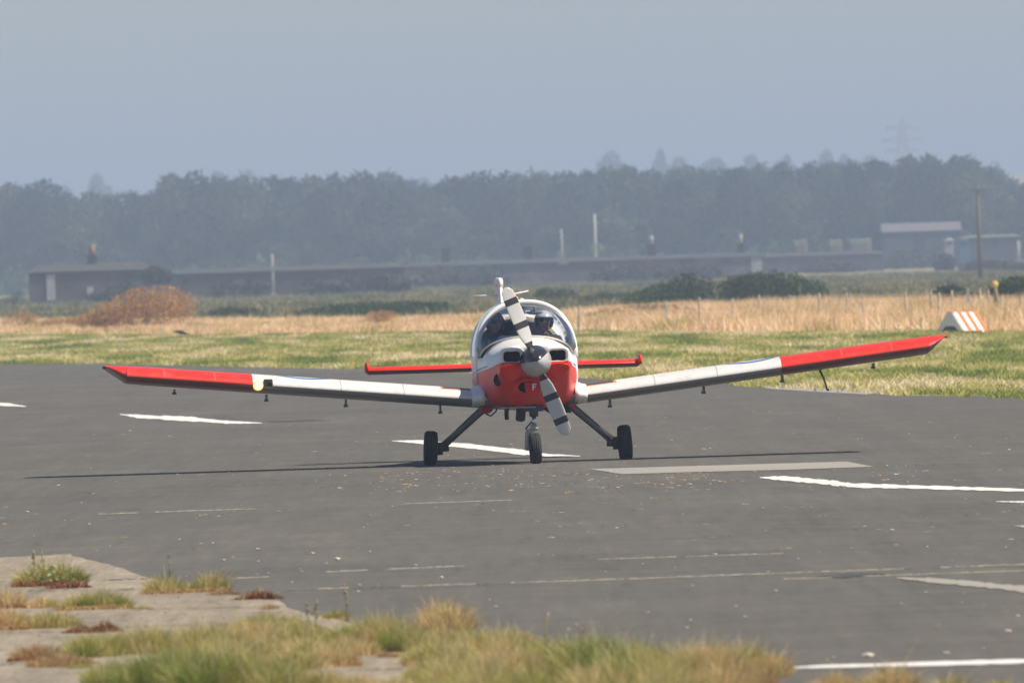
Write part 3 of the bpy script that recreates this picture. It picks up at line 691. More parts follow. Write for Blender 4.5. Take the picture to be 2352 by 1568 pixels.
def yellow_post():
    D = 555; p = at(2287, 715, D); z = at(2285, 645, D).z
    o = empty('marker_post', (p.x, p.y, -.04)); tag(o, 'leaning dark post with round yellow top near the striped board', 'post')
    bm = bmesh.new(); add_tube(bm, [(.12, 0, 0), (.06, 0, .5), (0, 0, z - .1)], [.1, .09, .06], 8); from_bm('pole', bm, mat('brown_post', (.2, .15, .08), .9), o)
    bm = bmesh.new(); add_lathe(bm, [(.001, -.05), (.11, -.04), (.12, 0), (.11, .04), (.001, .05)], Matrix.Translation((0, 0, z - .08)) @ Matrix.Rotation(PI / 2, 4, 'X'), 20)
    from_bm('disc', bm, mat('yellow_paint', (.62, .42, .10), .6), o)
yellow_post()
def marker():
    D = 500; D = 480; p = at(2210, 757, D); s_ = D / F
    o = empty('marker_board', (p.x, p.y, -.03), R(-34)); tag(o, 'orange and white striped A-frame marker board in dry grass at right', 'marker board')
    wm = mat('board_white', (.78, .76, .74), .6); om = mat('board_orange', (.85, .17, .04), .6)
    H = 47 * s_ ; Wb = .50; Wt = .09; L = 1.25
    # two sloping faces built from alternating boards running down the slope
    N = 6
    for side in (-1, 1):
        for k in range(N):
            y0 = -L / 2 + k * L / N; y1 = y0 + L / N - .006; bm = bmesh.new(); t = .025
            a = (side * Wb, 0); b = (side * Wt, H); nx, nz_ = side * H, (Wb - Wt); l_ = math.hypot(nx, nz_); nx, nz_ = nx / l_ * t, nz_ / l_ * t
            vs = [bm.verts.new(v) for v in ((a[0], y0, a[1]), (a[0], y1, a[1]), (b[0], y1, b[1]), (b[0], y0, b[1]), (a[0] + nx, y0, a[1] + nz_), (a[0] + nx, y1, a[1] + nz_), (b[0] + nx, y1, b[1] + nz_), (b[0] + nx, y0, b[1] + nz_))]
            for f in ((0, 1, 2, 3), (4, 7, 6, 5), (0, 4, 5, 1), (1, 5, 6, 2), (2, 6, 7, 3), (3, 7, 4, 0)): bm.faces.new([vs[i] for i in f])
            from_bm('board', bm, om if k % 2 else wm, o, smooth=False)
    bm = bmesh.new(); add_box(bm, (0, 0, H + .01), (Wt * 2.4, L, .04)); from_bm('ridge_cap', bm, om, o, smooth=False)
    # white end frame with an arched opening
    bm = bmesh.new(); oy = -L / 2 - .03
    outer = [(-Wb, 0), (-Wt, H), (Wt, H), (Wb, 0)]; inner = [(-Wb + .15, 0), (-Wt * 1.7, H * .36), (Wt * 1.7, H * .36), (Wb - .15, 0)]
    fr = []
    for yy in (oy, oy + .025):
        O = [bm.verts.new((a, yy, b)) for a, b in outer]; I = [bm.verts.new((a, yy, b)) for a, b in inner]; fr.append((O, I))
        for i in range(3): bm.faces.new((O[i], O[i + 1], I[i + 1], I[i]))
    for i in range(3):
        bm.faces.new((fr[0][0][i], fr[1][0][i], fr[1][0][i + 1], fr[0][0][i + 1])); bm.faces.new((fr[0][1][i], fr[0][1][i + 1], fr[1][1][i + 1], fr[1][1][i]))
    from_bm('end_frame', bm, wm, o, smooth=False)
    bm = bmesh.new(); add_box(bm, (0, oy + .05, H * .25), (Wb * 1.3, .02, H * .48), taper=.5); from_bm('dark_inner_sheet', bm, mat('opening_shade', (.10, .09, .08), .8), o, smooth=False)  # dark sheet added behind the opening to stand for its shaded inside
marker()
def crow():
    p = gp(415, 775); o = empty('crow', (p.x, p.y, .0)); tag(o, 'black crow feeding on the green grass at left', 'bird')
    bk = mat('crow_feather', (.02, .018, .022), .5); z0 = .16
    bm = bmesh.new()
    add_tube(bm, [(-.20, 0, z0 + .05), (-.17, 0, z0 + .065), (-.12, 0, z0 + .06), (-.05, 0, z0 + .05), (.05, 0, z0 + .04), (.13, 0, z0 + .01), (.2, 0, z0 - .02), (.27, 0, z0 - .045)], [.012, .04, .04, .065, .075, .055, .03, .02], 14)
    from_bm('body', bm, bk, o)
    bm = bmesh.new(); add_tube(bm, [(-.19, 0, z0 + .06), (-.24, 0, z0 + .04), (-.265, 0, z0 + .025)], [.015, .01, .002], 8); from_bm('beak', bm, bk, o)
    for s_ in (-1, 1):
        bm = bmesh.new(); add_tube(bm, [(-.05, s_ * .06, z0 + .07), (.08, s_ * .075, z0 + .05), (.22, s_ * .03, z0 - .0)], [.03, .045, .01], 8, squash=.5); from_bm('wing', bm, bk, o)
        bm = bmesh.new(); add_tube(bm, [(.0, s_ * .03, z0), (.01, s_ * .035, z0 - .08), (-.01, s_ * .035, -.0)], [.012, .008, .007], 6); add_tube(bm, [(-.01, s_ * .035, .004), (-.06, s_ * .035, .004)], .006, 5); from_bm('leg', bm, bk, o)
crow()

# ================================================================== LIGHT AIRCRAFT
ap = at(1212.5, 1060, 200)
ap.x += .005
AC = empty('light_aircraft', (ap.x, 0, 0), R(3.7))
tag(AC, 'red and white low-wing propeller trainer aircraft taxiing towards the viewer', 'aircraft')

def coords_mat(name, build, rough=0.25, coat=0.25, spec=.5):
    m = bpy.data.materials.new(name); m.use_nodes = True; n = m.node_tree.nodes; l = m.node_tree.links; b = n['Principled BSDF']
    b.inputs['Roughness'].default_value = rough; b.inputs['Coat Weight'].default_value = coat; b.inputs['Coat Roughness'].default_value = .06
    tc = n.new('ShaderNodeTexCoord'); sp = n.new('ShaderNodeSeparateXYZ'); l.new(tc.outputs['Object'], sp.inputs[0])
    def M(op, a, c=None, v3=None):
        q = n.new('ShaderNodeMath'); q.operation = op
        for i, s_ in enumerate((a, c, v3)):
            if s_ is None: continue
            if isinstance(s_, (int, float)): q.inputs[i].default_value = s_
            else: l.new(s_, q.inputs[i])
        return q.outputs[0]
    def mix(f, a, c):
        q = n.new('ShaderNodeMix'); q.data_type = 'RGBA'
        if isinstance(f, (int, float)): q.inputs[0].default_value = f
        else: l.new(f, q.inputs[0])
        for i, s_ in ((6, a), (7, c)):
            if isinstance(s_, tuple): q.inputs[i].default_value = (*s_, 1)
            else: l.new(s_, q.inputs[i])
        return q.outputs[2]
    col = build(M, mix, sp.outputs[0], sp.outputs[1], sp.outputs[2])
    # grime: faint streaks and specks on the paint itself
    nz_ = n.new('ShaderNodeTexNoise'); nz_.inputs['Scale'].default_value = 7; nz_.inputs['Detail'].default_value = 6; l.new(tc.outputs['Object'], nz_.inputs['Vector'])
    g = M('MULTIPLY', M('SUBTRACT', nz_.outputs['Fac'], .5), .9); g = M('MAXIMUM', g, 0.0)
    col = mix(g, col, (.22, .19, .16))
    l.new(col, b.inputs['Base Color']); return m
RED = (.76, .024, .010); WHT = (.80, .79, .77); ORG = (.75, .25, .06); BLU = (.05, .16, .42)
def fus_paint(M, mix, x, y, z):
    line = M('ADD', M('MULTIPLY', M('ADD', y, 1.8), -.075), 1.205)          # cheat line sloping down going aft
    c = mix(M('LESS_THAN', z, line), WHT, RED)
    st = M('LESS_THAN', M('ABSOLUTE', M('SUBTRACT', z, M('SUBTRACT', line, -.03))), .012)
    c = mix(M('MULTIPLY', st, M('GREATER_THAN', y, -.9)), c, BLU)
    fair = M('MULTIPLY', M('LESS_THAN', z, M('SUBTRACT', .80, M('MULTIPLY', y, .0))), M('GREATER_THAN', y, -.35))
    return mix(fair, c, WHT)
paint_f = coords_mat('fuselage_paint', fus_paint, rough=.35, coat=.05)
def cowl_paint(M, mix, x, y, z):
    line = M('ADD', M('MULTIPLY', M('ADD', y, 1.8), -.075), 1.205)
    return mix(M('LESS_THAN', z, line), WHT, RED)
paint_c = coords_mat('cowling_paint', cowl_paint, rough=.4, coat=0)
def wing_paint(M, mix, x, y, z):
    ax = M('ABSOLUTE', x); tipred = M('MULTIPLY', M('GREATER_THAN', x, 3.02), 1.0); tl = M('LESS_THAN', x, -3.30)
    c = mix(M('MAXIMUM', tipred, tl), (.70, .685, .66), RED)
    dx = M('SUBTRACT', ax, 2.68); dy = M('SUBTRACT', y, -.12); d = M('SQRT', M('ADD', M('MULTIPLY', dx, dx), M('MULTIPLY', dy, dy)))
    c = mix(M('LESS_THAN', d, .36), c, BLU); c = mix(M('LESS_THAN', d, .24), c, WHT); c = mix(M('LESS_THAN', d, .13), c, RED)
    for px_ in (1.5, 2.25, 3.75, 4.35): c = mix(M('MULTIPLY', M('LESS_THAN', M('ABSOLUTE', M('SUBTRACT', ax, px_)), .006), .6), c, (.2, .19, .18))
    r2 = M('MULTIPLY', M('LESS_THAN', M('ABSOLUTE', M('SUBTRACT', ax, .86)), .19), M('GREATER_THAN', y, -.5))
    c = mix(r2, c, ORG)
    r3 = M('MULTIPLY', M('LESS_THAN', M('ABSOLUTE', M('SUBTRACT', ax, .86)), .16), M('GREATER_THAN', y, -.46))
    return mix(r3, c, (.05, .05, .05))
paint_wt = coords_mat('wing_top_paint', wing_paint, rough=.5, coat=.08)
def wing_under_shade(M, mix, x, y, z):
    return mix(M('MAXIMUM', M('GREATER_THAN', x, 3.02), M('LESS_THAN', x, -3.30)), (.20, .195, .185), (.16, .035, .03))  # underside grey and red darkened, shade put into the paint
paint_wu_shade = coords_mat('wing_underside_shade_paint', wing_under_shade, rough=.45, coat=.2)
red_p = mat('red_gloss', RED, .38, coat=.0, spec=.3, noise=.06, scale=4); wht_p = mat('white_gloss', WHT, .4, coat=.15, noise=.05, scale=4)
grey_p = mat('light_grey_paint', (.42, .42, .41), .45, noise=.08, scale=4)
black_r = mat('tyre_rubber', (.018, .018, .019), .85, noise=.3, scale=12, bump=.2); dark = mat('dark_cavity', (.01, .01, .01), .9)
intr = mat('cockpit_grey', (.045, .048, .052), .8, noise=.2, scale=8); strut = mat('grey_steel', (.16, .165, .17), .45, metal=.5, noise=.15, scale=10)
chrome = mat('polished_steel', (.62, .63, .66), .18, metal=1); exh = mat('burnt_exhaust', (.06, .045, .035), .6, metal=.6, noise=.4, scale=14)
finm = mat('cylinder_grey', (.03, .03, .03), .6, metal=.3)
rimm = mat('rim_grey', (.32, .32, .32), .4, metal=.4)

NB, NTOP = 24, 24
def section(y, w, zt, zm, zb, et=2.3, eb=2.2, cx=0.0):
    p = []
    for k in range(NTOP + NB):
        a = 2 * PI * k / (NTOP + NB); c, s_ = math.cos(a), math.sin(a); e = et if s_ >= 0 else eb
        X = w * math.copysign(abs(c) ** (2 / e), c); Z = zm + ((zt - zm) if s_ >= 0 else (zm - zb)) * math.copysign(abs(s_) ** (2 / e), s_)
        p.append((cx + X, y, Z))
    return p
def tub(y, w, sill, zm, zb, floor=.86, t=.035, eb=2.2):
    p = section(y, w, sill, zm, zb, 6, eb); out = []
    for k in range(NTOP + NB):
        a = 2 * PI * k / (NTOP + NB)
        if math.sin(a) > 1e-6:
            f = k / NTOP                                     # from right sill over to left sill, dipping into the cockpit
            if f < .09: out.append((w, y, zm + (sill - zm) * f / .09))
            elif f > .91: out.append((-w, y, zm + (sill - zm) * (1 - f) / .09))
            elif f < .14: out.append((w - t, y, sill))
            elif f > .86: out.append((-(w - t), y, sill))
            elif f < .3: out.append((w - t - .02, y, sill - (sill - floor) * (f - .14) / .16))
            elif f > .7: out.append((-(w - t - .02), y, sill - (sill - floor) * (.86 - f) / .16))
            else: out.append(((w - t - .02) * (1 - 2 * (f - .3) / .4), y, floor))
        else: out.append(p[k])
    return out
rings = [section(-.96, .505, 1.45, 1.12, .655, 2.3, 3.2), section(-.8, .535, 1.475, 1.12, .65, 2.3, 3.5), section(-.62, .56, 1.50, 1.12, .645, 2.3, 3.8), section(-.52, .57, 1.50, 1.12, .645, 2.3, 3.9),
         tub(-.50, .572, 1.27, 1.12, .645, eb=3.9), tub(-.2, .59, 1.265, 1.1, .64, eb=4), tub(.2, .60, 1.26, 1.08, .64, eb=4), tub(.7, .595, 1.26, 1.08, .65, eb=4), tub(1.3, .565, 1.27, 1.1, .67, eb=3.6), tub(1.48, .55, 1.28, 1.1, .68, eb=3.4),
         section(1.5, .548, 1.72, 1.12, .68, 2.2, 3.4), section(1.9, .50, 1.66, 1.12, .73, 2.1, 3), section(2.6, .39, 1.53, 1.12, .82, 2.1), section(3.4, .27, 1.42, 1.14, .92, 2), section(4.2, .16, 1.34, 1.15, 1.0, 2), section(4.85, .07, 1.28, 1.16, 1.06, 2), section(5.0, .03, 1.24, 1.17, 1.1, 2)]
bm, vr = loft(rings)
bmesh.ops.recalc_face_normals(bm, faces=bm.faces)
me = bpy.data.meshes.new('fuselage'); bm.to_mesh(me); bm.free(); fus = link('fuselage', me, [paint_f, intr], AC)
for p in me.polygons:
    c = p.center
    if -.51 < c.y < 1.49 and abs(c.x) < .525 and c.z > .80 and (p.normal.z > -.3): p.material_index = 1
smart(fus, 40)
# panel on the far side of the cockpit: seats, coaming, instrument panel
bm = bmesh.new(); pr = []
for y, k in ((-.64, 1), (-.36, .86)):
    pr.append([(.53 * k * math.cos(a), y - .02 * math.sin(a), 1.26 + (.235 if k == 1 else .2) * math.sin(a)) for a in np.linspace(0, PI, 19)])
loft(pr, closed=False, bm=bm); from_bm('coaming', bm, mat('coaming_cream', (.62, .58, .52), .6), AC)
bm = bmesh.new(); add_box(bm, (0, -.34, 1.24), (.98, .04, .38)); ip = from_bm('instrument_panel', bm, intr, AC, smooth=False)
for i in range(6):
    bm = bmesh.new(); add_lathe(bm, [(.001, .012), (.04, .012), (.042, 0), (.001, 0)], Matrix.Translation((-.38 + .15 * i, -.315, 1.3)) @ Matrix.Rotation(-PI / 2, 4, 'X'), 14); from_bm('dial', bm, dark, ip)
for s_ in (-1, 1):
    bm = bmesh.new(); add_box(bm, (s_ * .27, .55, .98), (.44, .44, .1)); add_box(bm, (s_ * .27, .80, 1.24), (.42, .09, .56), Euler((R(-12), 0, 0)).to_matrix())
    bmesh.ops.bevel(bm, geom=bm.edges[:], offset=.03, segments=2, affect='EDGES'); from_bm('seat', bm, intr, AC)

# ---- canopy and windscreen
def arch(y0, wd, zb, zt, lean, n=28, e=2.35):
    out = []
    for k in range(n + 1):
        a = PI * k / n; c, s_ = math.cos(a), math.sin(a)
        out.append(Vector((wd * math.copysign(abs(c) ** (2 / e), c), y0 + lean * (1 - abs(s_) ** (2 / e)), zb + (zt - zb) * abs(s_) ** (2 / e))))
    return out
def glass_mat(name, tint, refl=1.0):
    m = bpy.data.materials.new(name); m.use_nodes = True; n = m.node_tree.nodes; l = m.node_tree.links
    for x in list(n):
        if x.type == 'BSDF_PRINCIPLED': n.remove(x)
    tr = n.new('ShaderNodeBsdfTransparent'); tr.inputs[0].default_value = (*tint, 1)
    gl = n.new('ShaderNodeBsdfGlossy'); gl.inputs['Roughness'].default_value = .04; gl.inputs['Color'].default_value = (1, 1, 1, 1)
    fr = n.new('ShaderNodeFresnel'); fr.inputs[0].default_value = 1.5; mu = n.new('ShaderNodeMath'); mu.operation = 'MULTIPLY'; mu.inputs[1].default_value = refl
    mx = n.new('ShaderNodeMixShader'); l.new(fr.outputs[0], mu.inputs[0]); l.new(mu.outputs[0], mx.inputs[0]); l.new(tr.outputs[0], mx.inputs[1]); l.new(gl.outputs[0], mx.inputs[2])
    l.new(mx.outputs[0], n['Material Output'].inputs['Surface']); return m
glass = glass_mat('windscreen_glass', (.80, .84, .88), 1.9)
A = arch(.02, .585, 1.25, 1.925, -.2)
B = []
for k in range(29):
    a = PI * k / 28; c, s_ = math.cos(a), math.sin(a); B.append(Vector((.548 * math.copysign(abs(c) ** .9, c), -.2 - .42 * s_ ** 1.1, 1.262 + .235 * s_)))
rows = []
for j in range(9):
    t = j / 8; bul = .05 * math.sin(PI * t); rows.append([B[k].lerp(A[k], t) + Vector((B[k].x * .06, -bul, bul)) * (1 if 0 < k < 28 else .3) for k in range(29)])
bm, _ = loft(rows, closed=False); from_bm('windscreen', bm, glass, AC)
def ribbon(name, curve, wd, th, m, parent=AC, axis=Vector((0, 1, 0))):
    """frame strip following a curve: width wd along axis, thickness th outward"""
    bm = bmesh.new(); rr = []; n = len(curve); cen = Vector((0, curve[n // 2].y, 1.25))
    for i, p in enumerate(curve):
        t = (curve[min(i + 1, n - 1)] - curve[max(i - 1, 0)]).normalized(); nr = t.cross(axis).normalized()
        if nr.dot(p - cen) < 0: nr = -nr
        rr.append([p - axis * wd / 2, p + axis * wd / 2, p + axis * wd / 2 + nr * th, p - axis * wd / 2 + nr * th])
    loft(rr, bm=bm); return smart(from_bm(name, bm, m, parent), 40)
# thick white hoop: front face visible, 6 cm deep rim
hoop_in = arch(.0, .552, 1.25, 1.88, -.2); 
ribbon('canopy_hoop', hoop_in, .08, .05, wht_p)
bm = bmesh.new(); add_tube(bm, arch(-.03, .588, 1.25, 1.918, -.2), .034, 10); from_bm('hoop_rim', bm, wht_p, AC)
ribbon('windscreen_base_frame', [b + Vector((0, -.004, .004)) for b in B], .03, .022, mat('cream_frame', (.70, .64, .56), .5))
bm = bmesh.new(); add_box(bm, (0, -.28, 1.70), (.022, .5, .022), Euler((R(41), 0, 0)).to_matrix()); 
bm.free()
rows = []
for y, wd, zt, zb, e in ((.07, .60, 1.935, 1.25, 2.35), (.4, .605, 1.95, 1.25, 2.35), (.8, .60, 1.935, 1.25, 2.3), (1.2, .58, 1.87, 1.26, 2.25), (1.55, .55, 1.75, 1.27, 2.2)):
    rows.append(arch(y, wd, zb, zt, -.0, e=e))
bm, _ = loft(rows, closed=False); from_bm('canopy', bm, glass_mat('canopy_glass', (.74, .80, .88), 2.4), AC)
ribbon('canopy_rail', arch(.82, .585, 1.26, 1.915, 0), .05, .022, wht_p)
rl = arch(.07, .6, 1.25, 1.935, 0)
bm = bmesh.new(); add_tube(bm, [(0, .03, 1.925), (0, .4, 1.94), (0, .8, 1.925), (0, 1.2, 1.86), (0, 1.55, 1.74)], .03, 8); from_bm('canopy_spine', bm, wht_p, AC)
for s_ in (-1, 1):
    bm = bmesh.new(); add_box(bm, (s_ * .59, .65, 1.262), (.035, 1.8, .045)); from_bm('canopy_sill', bm, wht_p, AC, smooth=False)
    bm = bmesh.new(); add_tube(bm, [(s_ * .585, -.18, 1.26), (s_ * .60, -.16, 1.0), (s_ * .6, -.1, .92)], [.022, .02, .008], 8); from_bm('sill_fairing', bm, wht_p, AC)
bm = bmesh.new(); loft([[Vector(p) + Vector((0, 0, 0)) for p in arch(1.46, .53, 1.2, 1.69, 0)], [Vector((p.x * .05, 1.46, 1.2 + (p.z - 1.2) * .05)) for p in arch(1.46, .53, 1.2, 1.69, 0)]], closed=False, bm=bm); from_bm('rear_bulkhead', bm, intr, AC, smooth=False)
bm = bmesh.new(); add_box(bm, (-.02, 1.0, 1.905), (.05, .1, .04)); bcn = from_bm('beacon_base', bm, wht_p, AC, smooth=False)
bm = bmesh.new(); add_ball(bm, (-.02, 1.0, 1.955), (.024, .024, .035), 12, 8); from_bm('beacon_lens', bm, mat('amber_lens', (.95, .50, .02), .2), bcn)
bm = bmesh.new(); add_tube(bm, [(.12, -.12, 1.86), (.12, -.1, 1.80)], .012, 6); add_ball(bm, (.12, -.1, 1.79), (.10, .015, .025), 12, 6); from_bm('sun_visor', bm, mat('visor_grey', (.25, .28, .32), .4), AC)

# ---- cowling with real holes
rings = [section(-1.855, .22, 1.385, 1.21, 1.02, 2.2, 2), section(-1.85, .33, 1.40, 1.21, .90, 2.4, 2), section(-1.825, .385, 1.418, 1.205, .82, 2.6, 2), section(-1.77, .42, 1.432, 1.2, .755, 2.7, 2.05), section(-1.66, .442, 1.44, 1.19, .70, 2.7, 2.2),
         section(-1.4, .465, 1.447, 1.16, .67, 2.6, 2.5), section(-1.15, .487, 1.45, 1.13, .66, 2.45, 2.9), section(-.962, .505, 1.45, 1.12, .655, 2.3, 3.2)]
bm, _ = loft(rings)
# pull the chin in below the spinner and swell the cheeks
for v in bm.verts:
    if v.co.y < -1.3 and v.co.z < 1.2:
        f = (1.2 - v.co.z) / .5; v.co.y += .42 * f ** 1.25 * min(1, (-1.3 - v.co.y) / .45)
bmesh.ops.recalc_face_normals(bm, faces=bm.faces)
me = bpy.data.meshes.new('cowling_base'); bm.to_mesh(me); bm.free(); me.materials.append(paint_c); me.materials.append(dark); me.materials.append(red_p)
base_o = bpy.data.objects.new('cowling_base', me); COL.objects.link(base_o)
def rr_ring(cx, cz, w, h, y, e=3.2, n=28): 
    return [(cx + w * math.copysign(abs(math.cos(a)) ** (2 / e), math.cos(a)), y, cz + h * math.copysign(abs(math.sin(a)) ** (2 / e), math.sin(a))) for a in [2 * PI * k / n for k in range(n)]]
IN = [(-.28, 1.28, .112, .072, 3.6), (.262, 1.28, .112, .072, 3.6), (-.085, .915, .125, .072, 2.2)]
cb = bmesh.new()
for cx, cz, w_, h_, e in IN: loft([rr_ring(cx, cz, w_, h_, -2.1, e), rr_ring(cx, cz, w_, h_, -1.62 if cz > 1 else -1.40, e)], bm=cb)
bmesh.ops.recalc_face_normals(cb, faces=cb.faces)
cme = bpy.data.meshes.new('cut'); cb.to_mesh(cme); cb.free(); cme.materials.append(dark)
cut = bpy.data.objects.new('cut', cme); COL.objects.link(cut)
md = base_o.modifiers.new('b', 'BOOLEAN'); md.operation = 'DIFFERENCE'; md.object = cut; md.solver = 'EXACT'
try: md.material_mode = 'TRANSFER'
except Exception: pass
bpy.context.view_layer.update()
ev = base_o.evaluated_get(bpy.context.evaluated_depsgraph_get()); nm = bpy.data.meshes.new_from_object(ev)
bpy.data.objects.remove(base_o); bpy.data.objects.remove(cut); nm.name = 'cowling'
cowl = bpy.data.objects.new('cowling', nm); COL.objects.link(cowl); cowl.parent = AC
nm.polygons.foreach_set('use_smooth', [True] * len(nm.polygons)); smart(cowl, 30)
for i, (cx, cz, w_, h_, e) in enumerate(IN):
    pts = [Vector(p) for p in rr_ring(cx, cz, w_ + .012, h_ + .012, -1.865 if i < 2 else -1.77, e)]
    if i == 2:
        for p in pts: p.y += (1.0 - p.z) * .15
    bm = bmesh.new(); rr = []; n = len(pts); cc = Vector((cx, pts[0].y, cz)); rad = .026 if i < 2 else .016
    for k, p in enumerate(pts):
        o_ = (p - cc); o_.y = 0; o_.normalize(); rr.append([p + o_ * rad * math.cos(b_) + Vector((0, rad * (2.0 if i < 2 else 1.6) * math.sin(b_), 0)) for b_ in [2 * PI * j / 10 for j in range(10)]])
    rr.append(rr[0]); loft(rr, cap0=False, cap1=False, bm=bm); bmesh.ops.remove_doubles(bm, verts=bm.verts, dist=1e-5)
    from_bm('intake_lip', bm, paint_c if i < 2 else red_p, cowl)
# cheeks: bulging scoops below the two main intakes
for s_, cx in ((-1, -.285), (1, .262)):
    bm = bmesh.new(); rg = []
    for y, w_, h_, dz in ((-1.955, .06, .02, 1.175), (-1.95, .11, .05, 1.165), (-1.93, .135, .085, 1.15), (-1.87, .15, .13, 1.13), (-1.78, .155, .15, 1.12), (-1.6, .13, .14, 1.11)):
        rg.append([(cx + w_ * math.cos(a) * (1 if math.sin(a) > 0 else 1 - .45 * abs(math.sin(a))), y + max(0, -math.sin(a)) * .05, dz + h_ * (1.0 if math.sin(a) < 0 else .5) * math.sin(a)) for a in [2 * PI * k / 24 for k in range(24)]])
    loft(rg, bm=bm); from_bm('cheek_scoop', bm, red_p, cowl)
bm = bmesh.new(); add_box(bm, (-.045, -1.775, .905), (.165, .012, .145), Euler((R(-24), 0, R(14))).to_matrix()); 
plug = from_bm('intake_plug', bm, red_p, cowl, smooth=False)
bm = bmesh.new(); fx, fy, fz = -.035, -1.80, .878
add_box(bm, (fx, fy, fz + .037), (.017, .008, .076)); add_box(bm, (fx + .025, fy, fz + .067), (.034, .008, .016)); add_box(bm, (fx + .02, fy, fz + .037), (.024, .008, .015))
from_bm('letter', bm, wht_p, plug, smooth=False)
for cx in (-.275, .255):
    bm = bmesh.new()
    for k in range(3): add_box(bm, (cx, -1.66, 1.235 + .035 * k), (.2, .01, .02))
    from_bm('cylinder_fins', bm, finm, cowl, smooth=False)
bm = bmesh.new(); add_lathe(bm, [(.001, .02), (.045, .02), (.055, .03), (.055, -.04), (.04, -.05)], Matrix.Translation((-.435, -1.52, 1.01)) @ Matrix.Rotation(R(78), 4, 'X') @ Matrix.Diagonal((.85, 1.25, 1, 1)), 20); from_bm('side_vent', bm, dark, cowl)
for z in (.84, 1.06):
    for s_ in (-1, 1):
        bm = bmesh.new(); add_box(bm, (s_ * (.43 if z > 1 else .36), -1.36, z), (.012, .06, .02)); from_bm('latch', bm, strut, cowl, smooth=False)
bm = bmesh.new(); add_tube(bm, [(-.16, -1.72, .80), (-.2, -1.70, .74), (-.24, -1.6, .70)], .012, 8); bm.free(); bm = bmesh.new(); loft([rr_ring(-.085, .915, .137, .084, -1.775, 2.2), rr_ring(-.085, .905, .17, .11, -1.60, 2.2), rr_ring(-.085, .895, .19, .13, -1.50, 2.2)], cap0=False, cap1=False, bm=bm); from_bm('intake_duct', bm, red_p, cowl)

# ---- spinner and propeller at rest
def spin_paint(M, mix, x, y, z):
    dz = M('SUBTRACT', z, 1.22)
    lim = M('MAXIMUM', M('MULTIPLY', x, .72), M('MULTIPLY', x, .12))
    return mix(M('GREATER_THAN', dz, lim), (.46, .46, .46), (.02, .02, .023))
sp_m = coords_mat('spinner_paint', spin_paint, rough=.22)
prf = [(.001, .36), (.032, .352), (.07, .325), (.112, .27), (.15, .19), (.176, .10), (.188, .03), (.19, 0), (.18, -.02), (.001, -.02)]
bm = bmesh.new(); add_lathe(bm, prf, Matrix.Translation((0, -1.90, 1.22)) @ Matrix.Rotation(PI / 2, 4, 'X'), 40); spn = smart(from_bm('spinner', bm, sp_m, AC), 50)
def blade_paint():
    m = bpy.data.materials.new('blade_bands'); m.use_nodes = True; n = m.node_tree.nodes; l = m.node_tree.links; b = n['Principled BSDF']; b.inputs['Roughness'].default_value = .35
    tc = n.new('ShaderNodeTexCoord'); sp = n.new('ShaderNodeSeparateXYZ'); l.new(tc.outputs['Object'], sp.inputs[0])
    mr = n.new('ShaderNodeMapRange'); mr.inputs[1].default_value = 0; mr.inputs[2].default_value = 1; l.new(sp.outputs[2], mr.inputs[0])
    rp = n.new('ShaderNodeValToRGB'); rp.color_ramp.interpolation = 'CONSTANT'; cr = rp.color_ramp
    K = (.03, .03, .032, 1); W_ = (.56, .55, .53, 1)
    st = [(0, K), (.24, W_), (.42, K), (.50, W_), (.72, K), (.80, W_)]
    while len(cr.elements) < len(st): cr.elements.new(.5)
    for e, (p, c) in zip(cr.elements, st): e.position = p; e.color = c
    l.new(mr.outputs[0], rp.inputs[0]); l.new(rp.outputs[0], b.inputs['Base Color']); return m
bp_m = blade_paint()
def blade_mesh():
    rg = []
    for r_, ch, tw, th in ((.12, .05, 62, .04), (.2, .11, 44, .035), (.32, .17, 30, .026), (.48, .19, 23, .02), (.65, .185, 18, .016), (.8, .17, 15, .012), (.89, .145, 13, .009), (.935, .07, 14, .006), (.945, .02, 14, .004)):
        ring = []
        for k in range(16):
            a = 2 * PI * k / 16; cx = ch / 2 * math.cos(a); ct = th / 2 * math.sin(a); t = R(tw)
            ring.append((cx * math.cos(t) - ct * math.sin(t), cx * math.sin(t) + ct * math.cos(t), r_))
        rg.append(ring)
    bm, _ = loft(rg); bmesh.ops.recalc_face_normals(bm, faces=bm.faces); me = bpy.data.meshes.new('propeller_blade'); bm.to_mesh(me); bm.free(); me.materials.append(bp_m); me.polygons.foreach_set('use_smooth', [True] * len(me.polygons)); return me
bme = blade_mesh()
for ang in (0, PI):
    o = bpy.data.objects.new('propeller_blade', bme); COL.objects.link(o); o.parent = AC
    o.location = (0, -1.98, 1.22); o.rotation_euler = (0, R(-21) + ang, 0)

# ---- wings
def foil(n=15, t=.15, m_=.02, p_=.4):
    xs = [(1 - math.cos(PI * k / n)) / 2 for k in range(n + 1)]
    def yt(x): return 5 * t * (.2969 * math.sqrt(x) - .126 * x - .3516 * x ** 2 + .2843 * x ** 3 - .1015 * x ** 4)
    def yc(x): return m_ / p_ ** 2 * (2 * p_ * x - x * x) if x < p_ else m_ / (1 - p_) ** 2 * ((1 - 2 * p_) + 2 * p_ * x - x * x)
    return xs, yt, yc
def foil_ring(x, yle, zc, ch, t, a=0.0, b=.76, inc=0.0, n=14, m_=.02, lead=True):
    xs, yt, yc = foil(n, t, m_); pts = []
    def P(c, s_): 
        yy = c * ch; zz = (yc(c) + s_ * yt(c)) * ch; return (x, yle + yy * math.cos(inc) + zz * math.sin(inc), zc + zz * math.cos(inc) - (yy - .3 * ch) * math.sin(inc))
    cs = [a + (b - a) * (1 - math.cos(PI / 2 * k / n)) if lead else a + (b - a) * k / n for k in range(n + 1)]
    for c in cs[::-1]: pts.append(P(c, 1))
    for c in cs[1 if lead else 0:]: pts.append(P(c, -1))
    return pts
